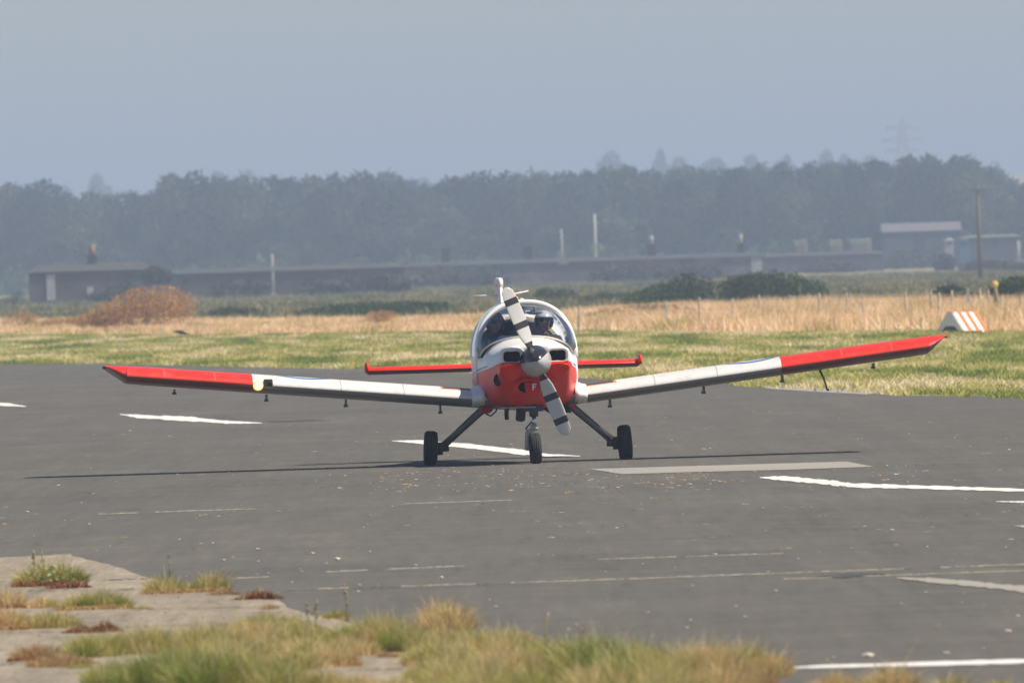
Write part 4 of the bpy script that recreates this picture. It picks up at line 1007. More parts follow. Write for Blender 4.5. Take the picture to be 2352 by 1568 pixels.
def zw(x): return .70 + .1035 * abs(x) + .006 * x
INC = R(2.2); CH = 1.52; YLE = -.66
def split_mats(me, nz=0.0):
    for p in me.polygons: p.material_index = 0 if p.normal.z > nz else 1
for s_ in (-1, 1):
    st = [(0.0, 1.0, .15), (.60, 1.0, .15), (1.5, 1, .15), (2.6, 1, .15), (3.6, 1, .148), (4.6, 1, .145), (4.8, .99, .14)]
    rg = [foil_ring(s_ * x, YLE + (1 - k) * CH * .5, zw(s_ * x), CH * k, t, inc=INC) for x, k, t in st]
    bm, _ = loft(rg); bmesh.ops.recalc_face_normals(bm, faces=bm.faces)
    me = bpy.data.meshes.new('wing'); bm.to_mesh(me); bm.free(); wg = link('wing', me, [paint_wt, paint_wu_shade], AC); split_mats(me, -.12); smart(wg, 50)
    for nm_, a_, b_ in (('flap', .64, 2.75), ('aileron', 2.78, 4.72)):
        bm, _ = loft([foil_ring(s_ * x, YLE, zw(s_ * x) - .004, CH, .15, a=.765, b=.995, inc=INC, lead=False) for x in (a_, b_)])
        bmesh.ops.recalc_face_normals(bm, faces=bm.faces); me = bpy.data.meshes.new(nm_); bm.to_mesh(me); bm.free(); ob = link(nm_, me, [paint_wt, paint_wu_shade], wg); split_mats(me, 0); smart(ob, 40)
    # tip cap: sweeps up to a point at the upper edge
    rg = []
    for x, k, up in ((4.8, .99, 0), (4.86, .95, .022), (4.92, .86, .05), (4.98, .72, .078), (5.02, .56, .095), (5.045, .4, .105)):
        rg.append(foil_ring(s_ * x, YLE + CH * (.02 + (.99 - k) * .45), zw(s_ * x) + up, CH * k, .14 * (k / .99) ** .2 * (1 - 7.6 * up), inc=INC, b=.985))
    bm, _ = loft(rg); bmesh.ops.recalc_face_normals(bm, faces=bm.faces)
    me = bpy.data.meshes.new('wing_tip'); bm.to_mesh(me); bm.free(); ob = link('wing_tip', me, [paint_wt, paint_wu_shade], wg); split_mats(me, -.15); smart(ob, 50)
    bm = bmesh.new(); add_ball(bm, (s_ * 5.045, -.12, zw(s_ * 5.04) + .10), (.03, .06, .02), 12, 8); from_bm('navigation_light', bm, mat('nav_lens', (.02, .12, .04) if s_ < 0 else (.3, .02, .02), .2), wg)
    # root fairing
    rg = [foil_ring(s_ * x, YLE - d, zw(s_ * x) + u, CH + d, t, inc=INC, b=.9) for x, d, t, u in ((.54, .07, .185, .04), (.60, .04, .172, .02), (.65, .015, .158, .006), (.69, .006, .152, .0))]
    bm, _ = loft(rg); from_bm('root_fairing', bm, wht_p, AC)
    # underside hinge brackets
    for bx, d in ((1.02, .085), (2.15, .075), (3.1, .07), (4.2, .05)):
        bm = bmesh.new(); add_box(bm, (s_ * bx, .28, zw(s_ * bx) - .13), (.022, .16, d)); add_box(bm, (s_ * bx, .3, zw(s_ * bx) - .13 - d / 2), (.05, .06, .03)); from_bm('hinge_bracket', bm, strut, wg, smooth=False)
    bm = bmesh.new(); add_lathe(bm, [(.001, .006), (.045, .006), (.05, 0)], Matrix.Translation((s_ * 1.5, -.15, zw(1.5) + .125)), 16); from_bm('fuel_cap', bm, strut, wg)
    if s_ > 0:
        bm = bmesh.new(); add_tube(bm, [(3.52, -.1, zw(3.5) - .08), (3.57, -.13, zw(3.5) - .2), (3.60, -.16, zw(3.5) - .32)], [.014, .012, .012], 8); add_tube(bm, [(3.60, -.14, zw(3.5) - .32), (3.60, -.34, zw(3.5) - .325)], .014, 8); from_bm('pitot_mast', bm, strut, wg)
        bm = bmesh.new(); add_box(bm, (4.5, -.1, zw(4.5) + .12), (.06, .1, .03)); from_bm('tip_marker', bm, wht_p, wg, smooth=False)
    else:
        lx = -3.24
        bm = bmesh.new(); add_lathe(bm, [(.001, .03), (.03, .028), (.055, .015), (.06, 0), (.06, -.05)], Matrix.Translation((lx, YLE - .008, zw(lx) + .008)) @ Matrix.Rotation(PI / 2, 4, 'X'), 24)
        em = bpy.data.materials.new('lit_lamp'); em.use_nodes = True; b = em.node_tree.nodes['Principled BSDF']; b.inputs['Base Color'].default_value = (.8, .5, .2, 1); b.inputs['Emission Color'].default_value = (1, .42, .07, 1); b.inputs['Emission Strength'].default_value = 1.6
        ll = from_bm('landing_light', bm, em, wg); ll['label'] = 'glowing warm landing light'
        bm = bmesh.new(); add_ball(bm, (lx + .0, YLE - .042, zw(lx) + .008), (.034, .014, .034), 12, 8)
        e2 = bpy.data.materials.new('lamp_filament'); e2.use_nodes = True; b = e2.node_tree.nodes['Principled BSDF']; b.inputs['Emission Color'].default_value = (1, .9, .7, 1); b.inputs['Emission Strength'].default_value = 40
        from_bm('bulb', bm, e2, ll)
        bm = bmesh.new(); add_box(bm, (-3.12, YLE - .002, zw(3.12) + .012), (.11, .04, .085)); bmesh.ops.bevel(bm, geom=bm.edges[:], offset=.008, segments=2, affect='EDGES'); from_bm('unlit_lamp', bm, dark, wg)

# ---- tail
for s_ in (-1, 1):
    def tr(x, a=0, b=.6, lead=True): return foil_ring(s_ * x, 3.96 + .03 * x, 1.125, .82, .12, a=a, b=b, m_=0, lead=lead, n=10)
    bm, _ = loft([tr(.02), tr(.6), tr(1.2), tr(1.645), [(p[0] + s_ * .03, p[1] * .9 + .43, 1.125 + (p[2] - 1.125) * .5) for p in tr(1.645)]])
    bmesh.ops.recalc_face_normals(bm, faces=bm.faces); me = bpy.data.meshes.new('tailplane'); bm.to_mesh(me); bm.free()
    tp = link('tailplane', me, [red_p, mat('tail_underside_shade', (.14, .05, .045), .5)], AC); split_mats(me, -.35); smart(tp, 50)  # down-facing faces take a darker red, shade put into the colour
    bm, _ = loft([[(p[0], p[1], p[2] - .10 * (p[1] - 4.46)) for p in tr(x, .62, .99, False)] for x in (.1, 1.6)]); from_bm('elevator', bm, red_p, tp)
    bm = bmesh.new(); rg = [[(s_ * 1.67 + .028 * math.cos(a) * k, 4.1 + .13 * math.sin(a) * k, z) for a in [2 * PI * q_ / 14 for q_ in range(14)]] for z, k in ((1.11, 1), (1.18, 1.05), (1.215, .9), (1.23, .5))]
    loft(rg, bm=bm); from_bm('elevator_horn', bm, red_p, tp)
rg = []
for z, y0, ch, t in ((1.22, 3.55, 1.05, .085), (1.5, 3.78, .86, .08), (1.85, 4.05, .66, .075), (2.12, 4.25, .52, .07)):
    xs, yt, yc = foil(12, t * 1.0 / ch if False else .1, 0); cs = [.66 * (1 - math.cos(PI / 2 * k / 10)) for k in range(11)]
    rg.append([(yt(c) * ch * (t / (.1 * ch)), y0 + c * ch, z) for c in cs[::-1]] + [(-yt(c) * ch * (t / (.1 * ch)), y0 + c * ch, z) for c in cs[1:]])
bm, _ = loft(rg); fin = smart(from_bm('fin', bm, wht_p, AC), 50)
rg = [[(.03 * math.copysign(1, sx) * k, y, z) for sx, y in ((1, y0), (1, y0 + .1), (.2, y1), (-.2, y1), (-1, y0 + .1), (-1, y0))] for z, y0, y1, k in ((1.2, 4.27, 4.75, 1), (1.6, 4.42, 4.84, .95), (2.1, 4.62, 4.9, .9))]
bm, _ = loft(rg); from_bm('rudder', bm, wht_p, AC, smooth=False)
bm = bmesh.new(); rg = [[(.052 * k * math.cos(a), 4.55 + .33 * k * math.sin(a), z) for a in [2 * PI * q_ / 16 for q_ in range(16)]] for z, k in ((2.09, .7), (2.11, 1), (2.17, 1.0), (2.205, .85), (2.215, .4))]
loft(rg, bm=bm); from_bm('fin_cap', bm, wht_p, fin)
bm = bmesh.new(); add_ball(bm, (-.01, 4.5, 1.98), (.045, .06, .05), 12, 8); from_bm('antenna_hub', bm, wht_p, fin)
for s_, dz in ((-1, .0), (1, .03)):
    bm = bmesh.new(); add_tube(bm, [(0, 4.35, 2.0), (s_ * .18, 4.36, 2.0 + dz * .4), (s_ * .35, 4.37, 2.0 + dz * 1.4)], [.011, .010, .009], 8); from_bm('antenna', bm, wht_p, fin)
bm = bmesh.new(); add_tube(bm, [(0, 3.45, 1.32), (0, 3.55, 1.30), (0, 3.9, 1.42)], [.02, .04, .035], 8); from_bm('fin_fillet', bm, wht_p, AC)

# ---- undercarriage
def wheel(parent_name, c, rad, wd, camber=0.0):
    o = empty(parent_name, c); o.parent = AC; o.rotation_euler = (0, camber, 0)
    rr = .40 * rad; prof_ = [(rr * 1.25, -wd * .36), (rad * .72, -wd * .48), (rad * .88, -wd * .46), (rad * .97, -wd * .34), (rad * .995, -wd * .2), (rad * .995, -wd * .19), (rad * .978, -wd * .18), (rad * .978, -wd * .15), (rad, -wd * .14), (rad, -wd * .02), (rad * .98, -wd * .015), (rad * .98, wd * .015), (rad, wd * .02), (rad, wd * .14), (rad * .978, wd * .15), (rad * .978, wd * .18), (rad * .995, wd * .19), (rad * .995, wd * .2), (rad * .97, wd * .34), (rad * .88, wd * .46), (rad * .72, wd * .48), (rr * 1.25, wd * .36)]
    bm = bmesh.new(); add_lathe(bm, prof_, Matrix.Rotation(PI / 2, 4, 'Y'), 40)
    for v in bm.verts:                                       # the tyre flattens where it carries the load
        if v.co.z < -rad * .965: v.co.z = -rad * .965
    from_bm('tyre', bm, black_r, o)
    bm = bmesh.new(); add_lathe(bm, [(.001, -wd * .22), (rr * .4, -wd * .22), (rr * .5, -wd * .3), (rr * 1.3, -wd * .34), (rr * 1.3, wd * .34), (rr * .5, wd * .3), (rr * .4, wd * .22), (.001, wd * .22)], Matrix.Rotation(PI / 2, 4, 'Y'), 28); from_bm('rim', bm, rimm, o)
    return o
for s_ in (-1, 1):
    wheel('main_wheel', (s_ * 1.165, 0, .204), .212, .163, -s_ * R(3))
    bm = bmesh.new(); add_tube(bm, [(s_ * .42, -.16, .76), (s_ * .52, -.14, .665), (s_ * .80, -.07, .42), (s_ * 1.0, 0, .235)], [.055, .048, .043, .038], 12); leg = from_bm('main_leg', bm, strut, AC)
    bm = bmesh.new(); add_tube(bm, [(s_ * .95, 0, .215), (s_ * 1.09, 0, .20)], [.05, .045], 12); add_box(bm, (s_ * 1.055, .0, .2), (.06, .15, .15)); from_bm('axle_block', bm, mat('dark_axle', (.04, .04, .04), .6), leg)
    bm = bmesh.new(); add_ball(bm, (s_ * .49, -.14, .67), (.085, .14, .07), 16, 10); from_bm('leg_fairing', bm, red_p, AC)
    bm = bmesh.new(); add_tube(bm, [(s_ * .86, -.085, .40), (s_ * .94, -.06, .33), (s_ * 1.02, -.045, .26)], [.012, .018, .02], 8); from_bm('brake_line', bm, mat('cream_line', (.62, .58, .48), .5) if s_ > 0 else strut, leg)
    bm = bmesh.new(); add_tube(bm, [(s_ * .5, -.1, .60), (s_ * .44, -.1, .57), (s_ * .38, -.1, .62), (s_ * .35, -.1, .68)], .009, 6); from_bm('hose', bm, dark, leg)
wheel('nose_wheel', (0.0, -1.36, .180), .187, .140, R(-2))
bm = bmesh.new(); add_tube(bm, [(0, -1.27, .72), (0, -1.28, .56)], [.06, .052], 14); nl = from_bm('nose_leg', bm, mat('nose_leg_dark', (.06, .065, .07), .5, metal=.4), AC)
bm = bmesh.new(); add_tube(bm, [(0, -1.28, .57), (0, -1.29, .44)], .026, 14); from_bm('oleo', bm, chrome, nl)
bm = bmesh.new(); add_tube(bm, [(0, -1.29, .455), (-.005, -1.3, .40)], [.045, .05], 12); add_tube(bm, [(0, -1.3, .42), (-.085, -1.31, .37), (-.098, -1.33, .26), (-.095, -1.35, .17)], [.032, .03, .026, .034], 10); from_bm('fork', bm, mat('fork_cream', (.42, .40, .35), .5), nl)
bm = bmesh.new(); add_tube(bm, [(-.02, -1.22, .5), (-.09, -1.12, .42), (-.06, -1.26, .36)], .012, 8); from_bm('torque_link', bm, strut, nl)
bm = bmesh.new(); add_box(bm, (0, -1.24, .655), (.22, .2, .07), taper=1.1); from_bm('leg_mount', bm, mat('leg_mount_blue', (.03, .04, .07), .6), nl, smooth=False)
bm = bmesh.new(); add_tube(bm, [(-.30, -1.0, .70), (-.31, -1.02, .60), (-.305, -1.0, .535)], [.028, .026, .026], 12); from_bm('breather_pipe', bm, exh, AC)
bm = bmesh.new(); add_tube(bm, [(-.14, -1.2, .72), (-.15, -1.2, .60), (-.155, -1.16, .53)], [.06, .058, .058], 16); from_bm('exhaust_pipe', bm, exh, AC)
bm = bmesh.new(); add_tube(bm, [(.10, -1.1, .72), (.2, -1.1, .63), (.30, -1.08, .555)], [.055, .035, .02], 12); from_bm('exhaust_pipe', bm, exh, AC)
bm = bmesh.new(); add_box(bm, (.42, -.5, .64), (.16, .3, .07), Euler((0, R(20), 0)).to_matrix()); from_bm('belly_scoop', bm, dark, AC, smooth=False)
bm = bmesh.new(); add_tube(bm, [(0, .9, .66), (0, 1.0, .5)], [.012, .008], 6); from_bm('belly_aerial', bm, strut, AC)
bm = bmesh.new(); add_box(bm, (-.18, -1.1, .672), (.4, .5, .012)); from_bm('belly_panel', bm, grey_p, AC, smooth=False)

# ================================================================== CREW
skin = mat('skin', (.42, .20, .14), .6, noise=.1, scale=20); suit_g = mat('flying_suit', (.06, .066, .065), .9, noise=.25, scale=16, bump=.3); suit_b = mat('blue_overalls', (.035, .06, .14), .9, noise=.25, scale=16, bump=.3)
def person(x, y, label, suit, lean, turn, helm, white):
    o = empty('person', (0, 0, 0)); tag(o, label, 'person')
    o.matrix_world = Matrix.Translation((ap.x, 0, 0)) @ Matrix.Rotation(R(3.7), 4, 'Z') @ Matrix.Translation((x, y, 1.03))
    bpy.context.view_layer.update()
    me = bpy.data.meshes.new('body'); V = []; E = []; RD = []
    def add(p, r, par=None):
        V.append(p); RD.append(r)
        if par is not None: E.append((par, len(V) - 1))
        return len(V) - 1
    pv = add((0, .05, .08), .145); sp1 = add((lean * .3, .07, .22), .13, pv); sp2 = add((lean * .7, .09, .36), .155, sp1); nk = add((lean, .07, .475), .065, sp2); hd0 = add((lean, .055, .545), .055, nk)
    for s_ in (-1, 1):
        hp = add((s_ * .1, 0, .06), .10, pv); kn = add((s_ * .15, -.42, .10), .075, hp); an = add((s_ * .14, -.62, -.10), .05, kn); add((s_ * .14, -.74, -.13), .04, an)
        sh = add((lean * .9 + s_ * .17, .09, .415), .075, sp2); el = add((s_ * .23, -.02, .18), .052, sh); wr = add((s_ * .13, -.27, .20), .032, el); pm_ = add((s_ * .115, -.34, .205), .036, wr)
        for i, (dx, ln) in enumerate(((-.026, .05), (-.009, .06), (.009, .055), (.026, .045))):
            f1 = add((s_ * .115 + dx, -.385, .215), .0095, pm_); f2 = add((s_ * .115 + dx, -.385 - ln * .5, .195), .0088, f1); add((s_ * .115 + dx, -.385 - ln * .3, .172), .0080, f2)
        t1 = add((s_ * .085, -.345, .225), .011, pm_); add((s_ * .08, -.38, .20), .0092, t1)
    me.from_pydata(V, E, []); ob = bpy.data.objects.new('b', me); COL.objects.link(ob)
    sk = ob.modifiers.new('s', 'SKIN'); sk.use_smooth_shade = True
    for i, d in enumerate(me.skin_vertices[0].data): d.radius = (RD[i], RD[i]); d.use_root = i == 0
    ss = ob.modifiers.new('u', 'SUBSURF'); ss.levels = 2
    bpy.context.view_layer.update(); nm = bpy.data.meshes.new_from_object(ob.evaluated_get(bpy.context.evaluated_depsgraph_get())); bpy.data.objects.remove(ob)
    # head with face, joined into the same mesh
    bm = bmesh.new(); bm.from_mesh(nm); n0 = len(bm.faces); hc = Vector((lean, .03, .635))
    rt = Matrix.Rotation(turn, 3, 'Z'); hb = bmesh.new(); bmesh.ops.create_uvsphere(hb, u_segments=32, v_segments=24, radius=1)
    for v in hb.verts:
        c = v.co.copy(); f = max(0, -c.y)
        c = Vector((c.x * .074, c.y * .094, c.z * .112)); c.x *= 1 - .22 * max(0, -v.co.z) 
        nose = math.exp(-((v.co.x / .16) ** 2 + ((v.co.z + .12) / .22) ** 2)) * f; c.y -= .022 * nose
        for ex in (-.38, .38): c.y += .010 * math.exp(-(((v.co.x - ex) / .16) ** 2 + ((v.co.z - .02) / .12) ** 2)) * f
        c.y += .005 * math.exp(-((v.co.x / .3) ** 2 + ((v.co.z + .48) / .05) ** 2)) * f
        c.y -= .008 * math.exp(-((v.co.x / .25) ** 2 + ((v.co.z + .78) / .15) ** 2)) * f
        v.co = rt @ c + hc
    tm = bpy.data.meshes.new('t'); hb.to_mesh(tm); hb.free(); bm.from_mesh(tm); bm.faces.ensure_lookup_table()
    nm2 = bpy.data.meshes.new('body'); bm.to_mesh(nm2); bm.free()
    bd = link('body', nm2, [suit, skin], o)
    for p in nm2.polygons:
        c = p.center
        if c.z > .50 or (c.y < -.30 and .15 < c.z < .26 and abs(c.x) < .2 and c.y > -.5 and c.z > .165): p.material_index = 1
    eye = mat('eye_dark', (.02, .02, .02), .3)
    # helmet: shell open at the face
    hb = bmesh.new(); bmesh.ops.create_uvsphere(hb, u_segments=32, v_segments=20, radius=1)
    kill = [v for v in hb.verts if (v.co.y < -.35 and v.co.z < .18) or v.co.z < -.62]; bmesh.ops.delete(hb, geom=kill, context='VERTS')
    for v in hb.verts: v.co = rt @ Vector((v.co.x * .118, v.co.y * .128 + .008, v.co.z * .132 + .018)) + hc
    hm = from_bm('helmet', hb, [helm, white], o)
    for p in hm.data.polygons:
        if p.center.z > hc.z + .055: p.material_index = 1
    md = hm.modifiers.new('t', 'SOLIDIFY'); md.thickness = .012
    vb = bmesh.new(); bmesh.ops.create_uvsphere(vb, u_segments=28, v_segments=16, radius=1)
    kill = [v for v in vb.verts if not (v.co.y < -.25 and -.12 < v.co.z < .46)]; bmesh.ops.delete(vb, geom=kill, context='VERTS')
    for v in vb.verts: v.co = rt @ Vector((v.co.x * .124, v.co.y * .136 + .004, v.co.z * .132 + .012)) + hc
    vz = from_bm('visor', vb, mat('smoked_visor', (.012, .012, .014), .08, coat=1), hm)
    mb = bmesh.new(); add_tube(mb, [hc + rt @ Vector((.10, -.03, -.05)), hc + rt @ Vector((.07, -.10, -.075)), hc + rt @ Vector((.02, -.115, -.072))], [.006, .006, .012], 8); from_bm('microphone', mb, eye, hm)
    sb = bmesh.new()
    for s_ in (-1, 1): add_box(sb, (s_ * .085 + lean * .8, -.045, .34), (.035, .012, .24), Euler((R(-8), 0, 0)).to_matrix())
    from_bm('harness', sb, mat('harness_strap', (.22, .22, .2), .8), o, smooth=False)
    return o
hw = mat('helmet_white', (.80, .79, .76), .3, coat=.4); hg = mat('helmet_grey', (.10, .105, .11), .35, coat=.4)
person(.275, .52, 'pilot in white-topped helmet with dark visor on the right of the cockpit', suit_g, .0, R(-6), hg, hw)
person(-.285, .52, 'crew member in dark helmet on the left of the cockpit', suit_b, -.03, R(14), hg, hg)

# ================================================================== FOREGROUND GRASS AND WEEDS
def tuft_np(px0, px1, base_y, top_y, palette, dens=1.0, depth=.5, hump=None, redfoot=None, seed=0, thin=1.0):
    """dome-shaped tuft measured on the photograph: returns blade arrays in world space around its base"""
    c = gp((px0 + px1) / 2, base_y); D = c.y - CAMY; s = D / F; W = (px1 - px0) * s; H = (base_y - top_y) * s
    n = int(2300 * dens * max(W, .12) / .5); u = rng.uniform(-1, 1, n); v = rng.uniform(-1, 1, n); ok = u * u + v * v < 1; u, v = u[ok], v[ok]; n = len(u)
    env = np.sqrt(np.clip(1 - u * u * .96, .03, 1)) ** .8
    if hump is not None: env = env * np.interp(u, [-1, -.5, 0, .5, 1], hump)
    env *= 1 - .35 * np.abs(v)
    lump = 1 + .24 * np.sin(u * 9 + seed) * np.cos(v * 5 + seed * 2) + .3 * nz(u, v, 4.5, 3, seed + 5)
    x = u * W / 2 * .93; y = v * max(W * depth, .25) + H * 2
    base = np.stack([x, y, np.zeros(n)], 1)
    h = H * env * lump * rng.uniform(.35, 1.08, n)
    kk = np.clip((nz(x * 1.0, y, 7, 2.5, seed) + .5 + rng.normal(0, .22, n)) * 4, 0, 3.999).astype(int)
    T = pal(palette, n, kk)
    tall = rng.uniform(0, 1, n) < .05; h[tall] *= 1.35; T[tall] = np.array((.72, .62, .36))
    T = T * rng.choice([.55, .8, 1.0, 1.12], n)[:, None]  # random darker blades stand in for the shaded parts of the tuft
    V, Fc, T2 = blades(base, np.maximum(h, .006), rng.uniform(.002, .005, n) * thin, T, lean=.6, seg=2)
    out = np.stack([np.sign(u) * u * u * H * .55 * rng.uniform(.2, 1.2, n), v * H * .3, -np.abs(u) * h * .12], 1)     # outer blades splay and droop
    V.reshape(-1, 5, 3)[:, 2:4] += out[:, None] * .35; V.reshape(-1, 5, 3)[:, 4] += out
    if redfoot is not None:
        m = int(n * .35); bx = rng.uniform(-1, 1, m) * W / 2; by = rng.uniform(-1, .2, m) * max(W * depth, .25)
        b2 = np.stack([bx, by, np.zeros(m)], 1); V2, F2, T3 = blades(b2, rng.uniform(.1, .3, m) * H * .8, rng.uniform(.006, .012, m), pal(redfoot, m), lean=.9, seg=2)
        Fc = np.concatenate([Fc, F2 + len(V)]); V = np.concatenate([V, V2]); T2 = np.concatenate([T2, T3])
    return c, V, Fc, T2, W, H
def tuft(name, label, *a, **k):
    c, V, Fc, T, W, H = tuft_np(*a, **k); o = mesh_np(name, V, Fc, GR, T); o.location = (c.x, c.y, .01); tag(o, label, 'grass tuft'); return o
tuft('grass_tuft', 'round yellow-green tuft on concrete with a dry seed stalk behind it', 326, 425, 1366, 1316, 'mixed', redfoot='orange', seed=2)
tuft('grass_tuft', 'tuft with arching straw-coloured right end near the tarmac edge', 405, 530, 1362, 1306, 'mixed', hump=[.4, .6, .85, 1.15, 1.3], redfoot='orange', seed=3)
tuft('grass_tuft', 'wide rounded olive tuft on the concrete below the leafy weed', 128, 308, 1402, 1350, 'green', redfoot='orange', seed=4, dens=1.1)
tuft('grass_tuft', 'straw tuft with brown foot at far left of concrete', -60, 66, 1400, 1346, 'straw', redfoot='red', seed=5)
tuft('grass_tuft', 'pale upright straw tuft left of the wide olive tuft', 60, 132, 1400, 1366, 'straw', seed=6)
tuft('grass_tuft', 'messy straw and green tuft with yellow flower at far left', -80, 70, 1450, 1385, 'straw', redfoot='orange', seed=7, dens=1.2)
tuft('grass_tuft', 'flat green and straw tuft left of the red weed patch', 40, 190, 1447, 1396, 'mixed', seed=8)
tuft('grass_tuft', 'orange-straw mound at left edge of the long grass bank', 18, 150, 1520, 1476, 'orange', redfoot='red', seed=9, dens=1.2)
tuft('grass_tuft', 'tiny bright yellow-green tuft by the tall thistle stalk', 738, 805, 1424, 1400, 'green', redfoot='orange', seed=10)
tuft('grass_tuft', 'small brown-green tuft on gravel right of the low red patch', 596, 642, 1402, 1388, 'orange', seed=11)
tuft('grass_tuft', 'small dark green sprig on concrete right of wide olive tuft', 305, 350, 1402, 1392, 'green', seed=12)
tuft('grass_tuft', 'short straw tuft at bottom edge right of the white line end', 1868, 1978, 1600, 1536, 'straw', seed=13, dens=1.2)
tuft('grass_tuft', 'tallest straw tuft standing in front of the white line', 1985, 2118, 1600, 1518, 'straw', seed=14, dens=1.4)
tuft('grass_tuft', 'small straw tuft at bottom right', 2150, 2235, 1600, 1540, 'mixed', seed=15)
tuft('grass_tuft', 'last low tuft near bottom right corner', 2262, 2345, 1605, 1556, 'mixed', seed=16)
tuft('grass_tuft', 'low green sprig at the bottom left concrete', 150, 215, 1537, 1527, 'green', seed=17, dens=1.5)
for i, (a, b, c_, d, lb) in enumerate(((138, 285, 1456, 1428, 'dark red sorrel patch on concrete above the long grass bank'), (528, 655, 1379, 1356, 'small red-brown weed patch at the tarmac edge'),
                                       (95, 215, 1354, 1338, 'rust-red weed fringe at the foot of the leafy weed'), (470, 560, 1368, 1352, 'thin brown weed fringe beside the arching tuft'), (860, 935, 1512, 1496, 'low brown weed on concrete left of the right-hand grass bank'))):
    o = tuft('red_weed', lb, a, b, c_, d, 'red' if i < 3 else 'orange', seed=20 + i, dens=1.1, thin=2.2, hump=[[.3, .9, .5, 1.2, .4], [.2, .6, 1.2, .8, .3], [.5, .6, .9, 1.1, .5], [.3, .7, 1, .5, .3], [.4, 1, .6, .8, .3]][i]); o['category'] = 'weed'

# big banks of grass: one stuff object
parts = []
bank = [(130, 300, 1512, 1450, 'green'), (240, 430, 1506, 1440, 'mixed'), (380, 560, 1500, 1428, 'mixed'), (500, 640, 1492, 1418, 'straw'), (530, 700, 1456, 1408, 'green'), (600, 770, 1468, 1424, 'mixed'),
        (550, 700, 1502, 1450, 'mixed'), (640, 800, 1508, 1452, 'mixed'), (740, 870, 1506, 1460, 'straw'), (430, 620, 1515, 1462, 'green'),
        (190, 330, 1575, 1512, 'deep'), (260, 440, 1590, 1494, 'deep'), (380, 560, 1595, 1486, 'deep'), (470, 660, 1592, 1496, 'green'), (560, 720, 1590, 1520, 'green'), (640, 800, 1590, 1540, 'mixed'), (760, 880, 1600, 1548, 'straw'), (840, 980, 1605, 1552, 'straw'),
        (330, 520, 1560, 1476, 'green'), (430, 600, 1545, 1470, 'mixed'), (600, 760, 1540, 1490, 'mixed'), (700, 830, 1530, 1484, 'straw'),
        (745, 860, 1478, 1428, 'green'), (800, 960, 1482, 1412, 'mixed'), (870, 1000, 1500, 1430, 'green'), (962, 1088, 1452, 1380, 'straw'), (930, 1100, 1500, 1440, 'mixed'), (1040, 1230, 1508, 1440, 'mixed'), (1120, 1250, 1500, 1448, 'straw'),
        (930, 1090, 1530, 1470, 'mixed'), (920, 1080, 1570, 1510, 'green'), (960, 1160, 1600, 1500, 'mixed'), (1080, 1260, 1560, 1474, 'straw'), (1180, 1360, 1540, 1462, 'green'), (1250, 1480, 1560, 1456, 'deep'), (1380, 1560, 1570, 1470, 'green'),
        (1480, 1640, 1575, 1478, 'mixed'), (1560, 1720, 1570, 1466, 'straw'), (1640, 1790, 1562, 1474, 'mixed'), (1720, 1835, 1556, 1490, 'straw'), (1000, 1200, 1625, 1520, 'mixed'), (1140, 1340, 1625, 1520, 'green'), (1280, 1480, 1630, 1515, 'mixed'),
        (1420, 1620, 1628, 1520, 'mixed'), (1560, 1740, 1620, 1520, 'straw'), (1660, 1800, 1600, 1535, 'orange'), (900, 1060, 1620, 1556, 'mixed'), (60, 220, 1530, 1500, 'orange')]
for i, (a, b, c_, d, p_) in enumerate(bank):
    for rep in range(2):
        da = random.uniform(-14, 14); dy = random.uniform(-5, 4)
        c, V, Fc, T, W, H = tuft_np(a + da, b + da, c_ + dy, d + dy + random.uniform(-3, 6), p_, dens=1.15, seed=40 + i * 2 + rep, redfoot=('orange' if (i % 4 == 1 and rep == 0) else None), depth=1.1, hump=None if i % 3 else [.8, 1.1, .85, 1.15, .8])
        parts.append((V + np.array([c.x, c.y, .01]), Fc, T))
off = 0; VV = []; FF = []; TT = []
for V, Fc, T in parts: VV.append(V); FF.append(Fc + off); TT.append(T); off += len(V)
tag(mesh_np('grass_bank', np.concatenate(VV), np.concatenate(FF), GR, np.concatenate(TT)), 'long bank of green and straw-coloured grass along the bottom of the view', 'grass', kind='stuff')

# leafy weed and seed stalks
def leafy():
    c = gp(115, 1348); D = c.y - CAMY; s = D / F; o = empty('leafy_weed', (c.x, c.y, .012)); tag(o, 'dark green leafy weed clump with broad pale leaves near left edge', 'weed')
    _, V, Fc, T, W, H = tuft_np(26, 200, 1348, 1288, 'green', seed=71, dens=1.3, redfoot='red', thin=1.4); mesh_np('grass_blades', V, Fc, GR, T, o)
    lm = mat('broad_leaf', (.20, .28, .10), .5); lm2 = mat('pale_leaf', (.42, .48, .28), .5)
    for k in range(46):
        a = random.uniform(0, 6.28); r0 = random.uniform(0, .16); z = random.uniform(.03, .17) * (1 - r0 * 2.2); p = Vector((math.cos(a) * r0 * 1.1, math.sin(a) * r0 - .1, z)); L = random.uniform(.03, .065)
        bm = bmesh.new(); d = Vector((math.cos(a), math.sin(a), random.uniform(-.3, .6))).normalized(); sd_ = d.cross(Vector((0, 0, 1))).normalized() * L * .28
        v = [bm.verts.new(q_) for q_ in (p, p + d * L * .35 + sd_ + Vector((0, 0, .004)), p + d * L * .35 - sd_ + Vector((0, 0, .004)), p + d * L * .75 + sd_ * .8, p + d * L * .75 - sd_ * .8, p + d * L + Vector((0, 0, -.008)))]
        for f in ((0, 1, 2), (1, 3, 4, 2), (3, 5, 4)): bm.faces.new([v[i] for i in f])
        from_bm('leaf', bm, lm2 if k % 4 == 0 else lm, o)
leafy()
stem_m = mat('dry_stem', (.26, .25, .11), .9); head_m = mat('seed_head', (.26, .21, .12), .95, noise=.5, scale=60); fluff = mat('seed_fluff', (.75, .70, .60), .9); flow = mat('yellow_flower', (.75, .55, .04), .7)
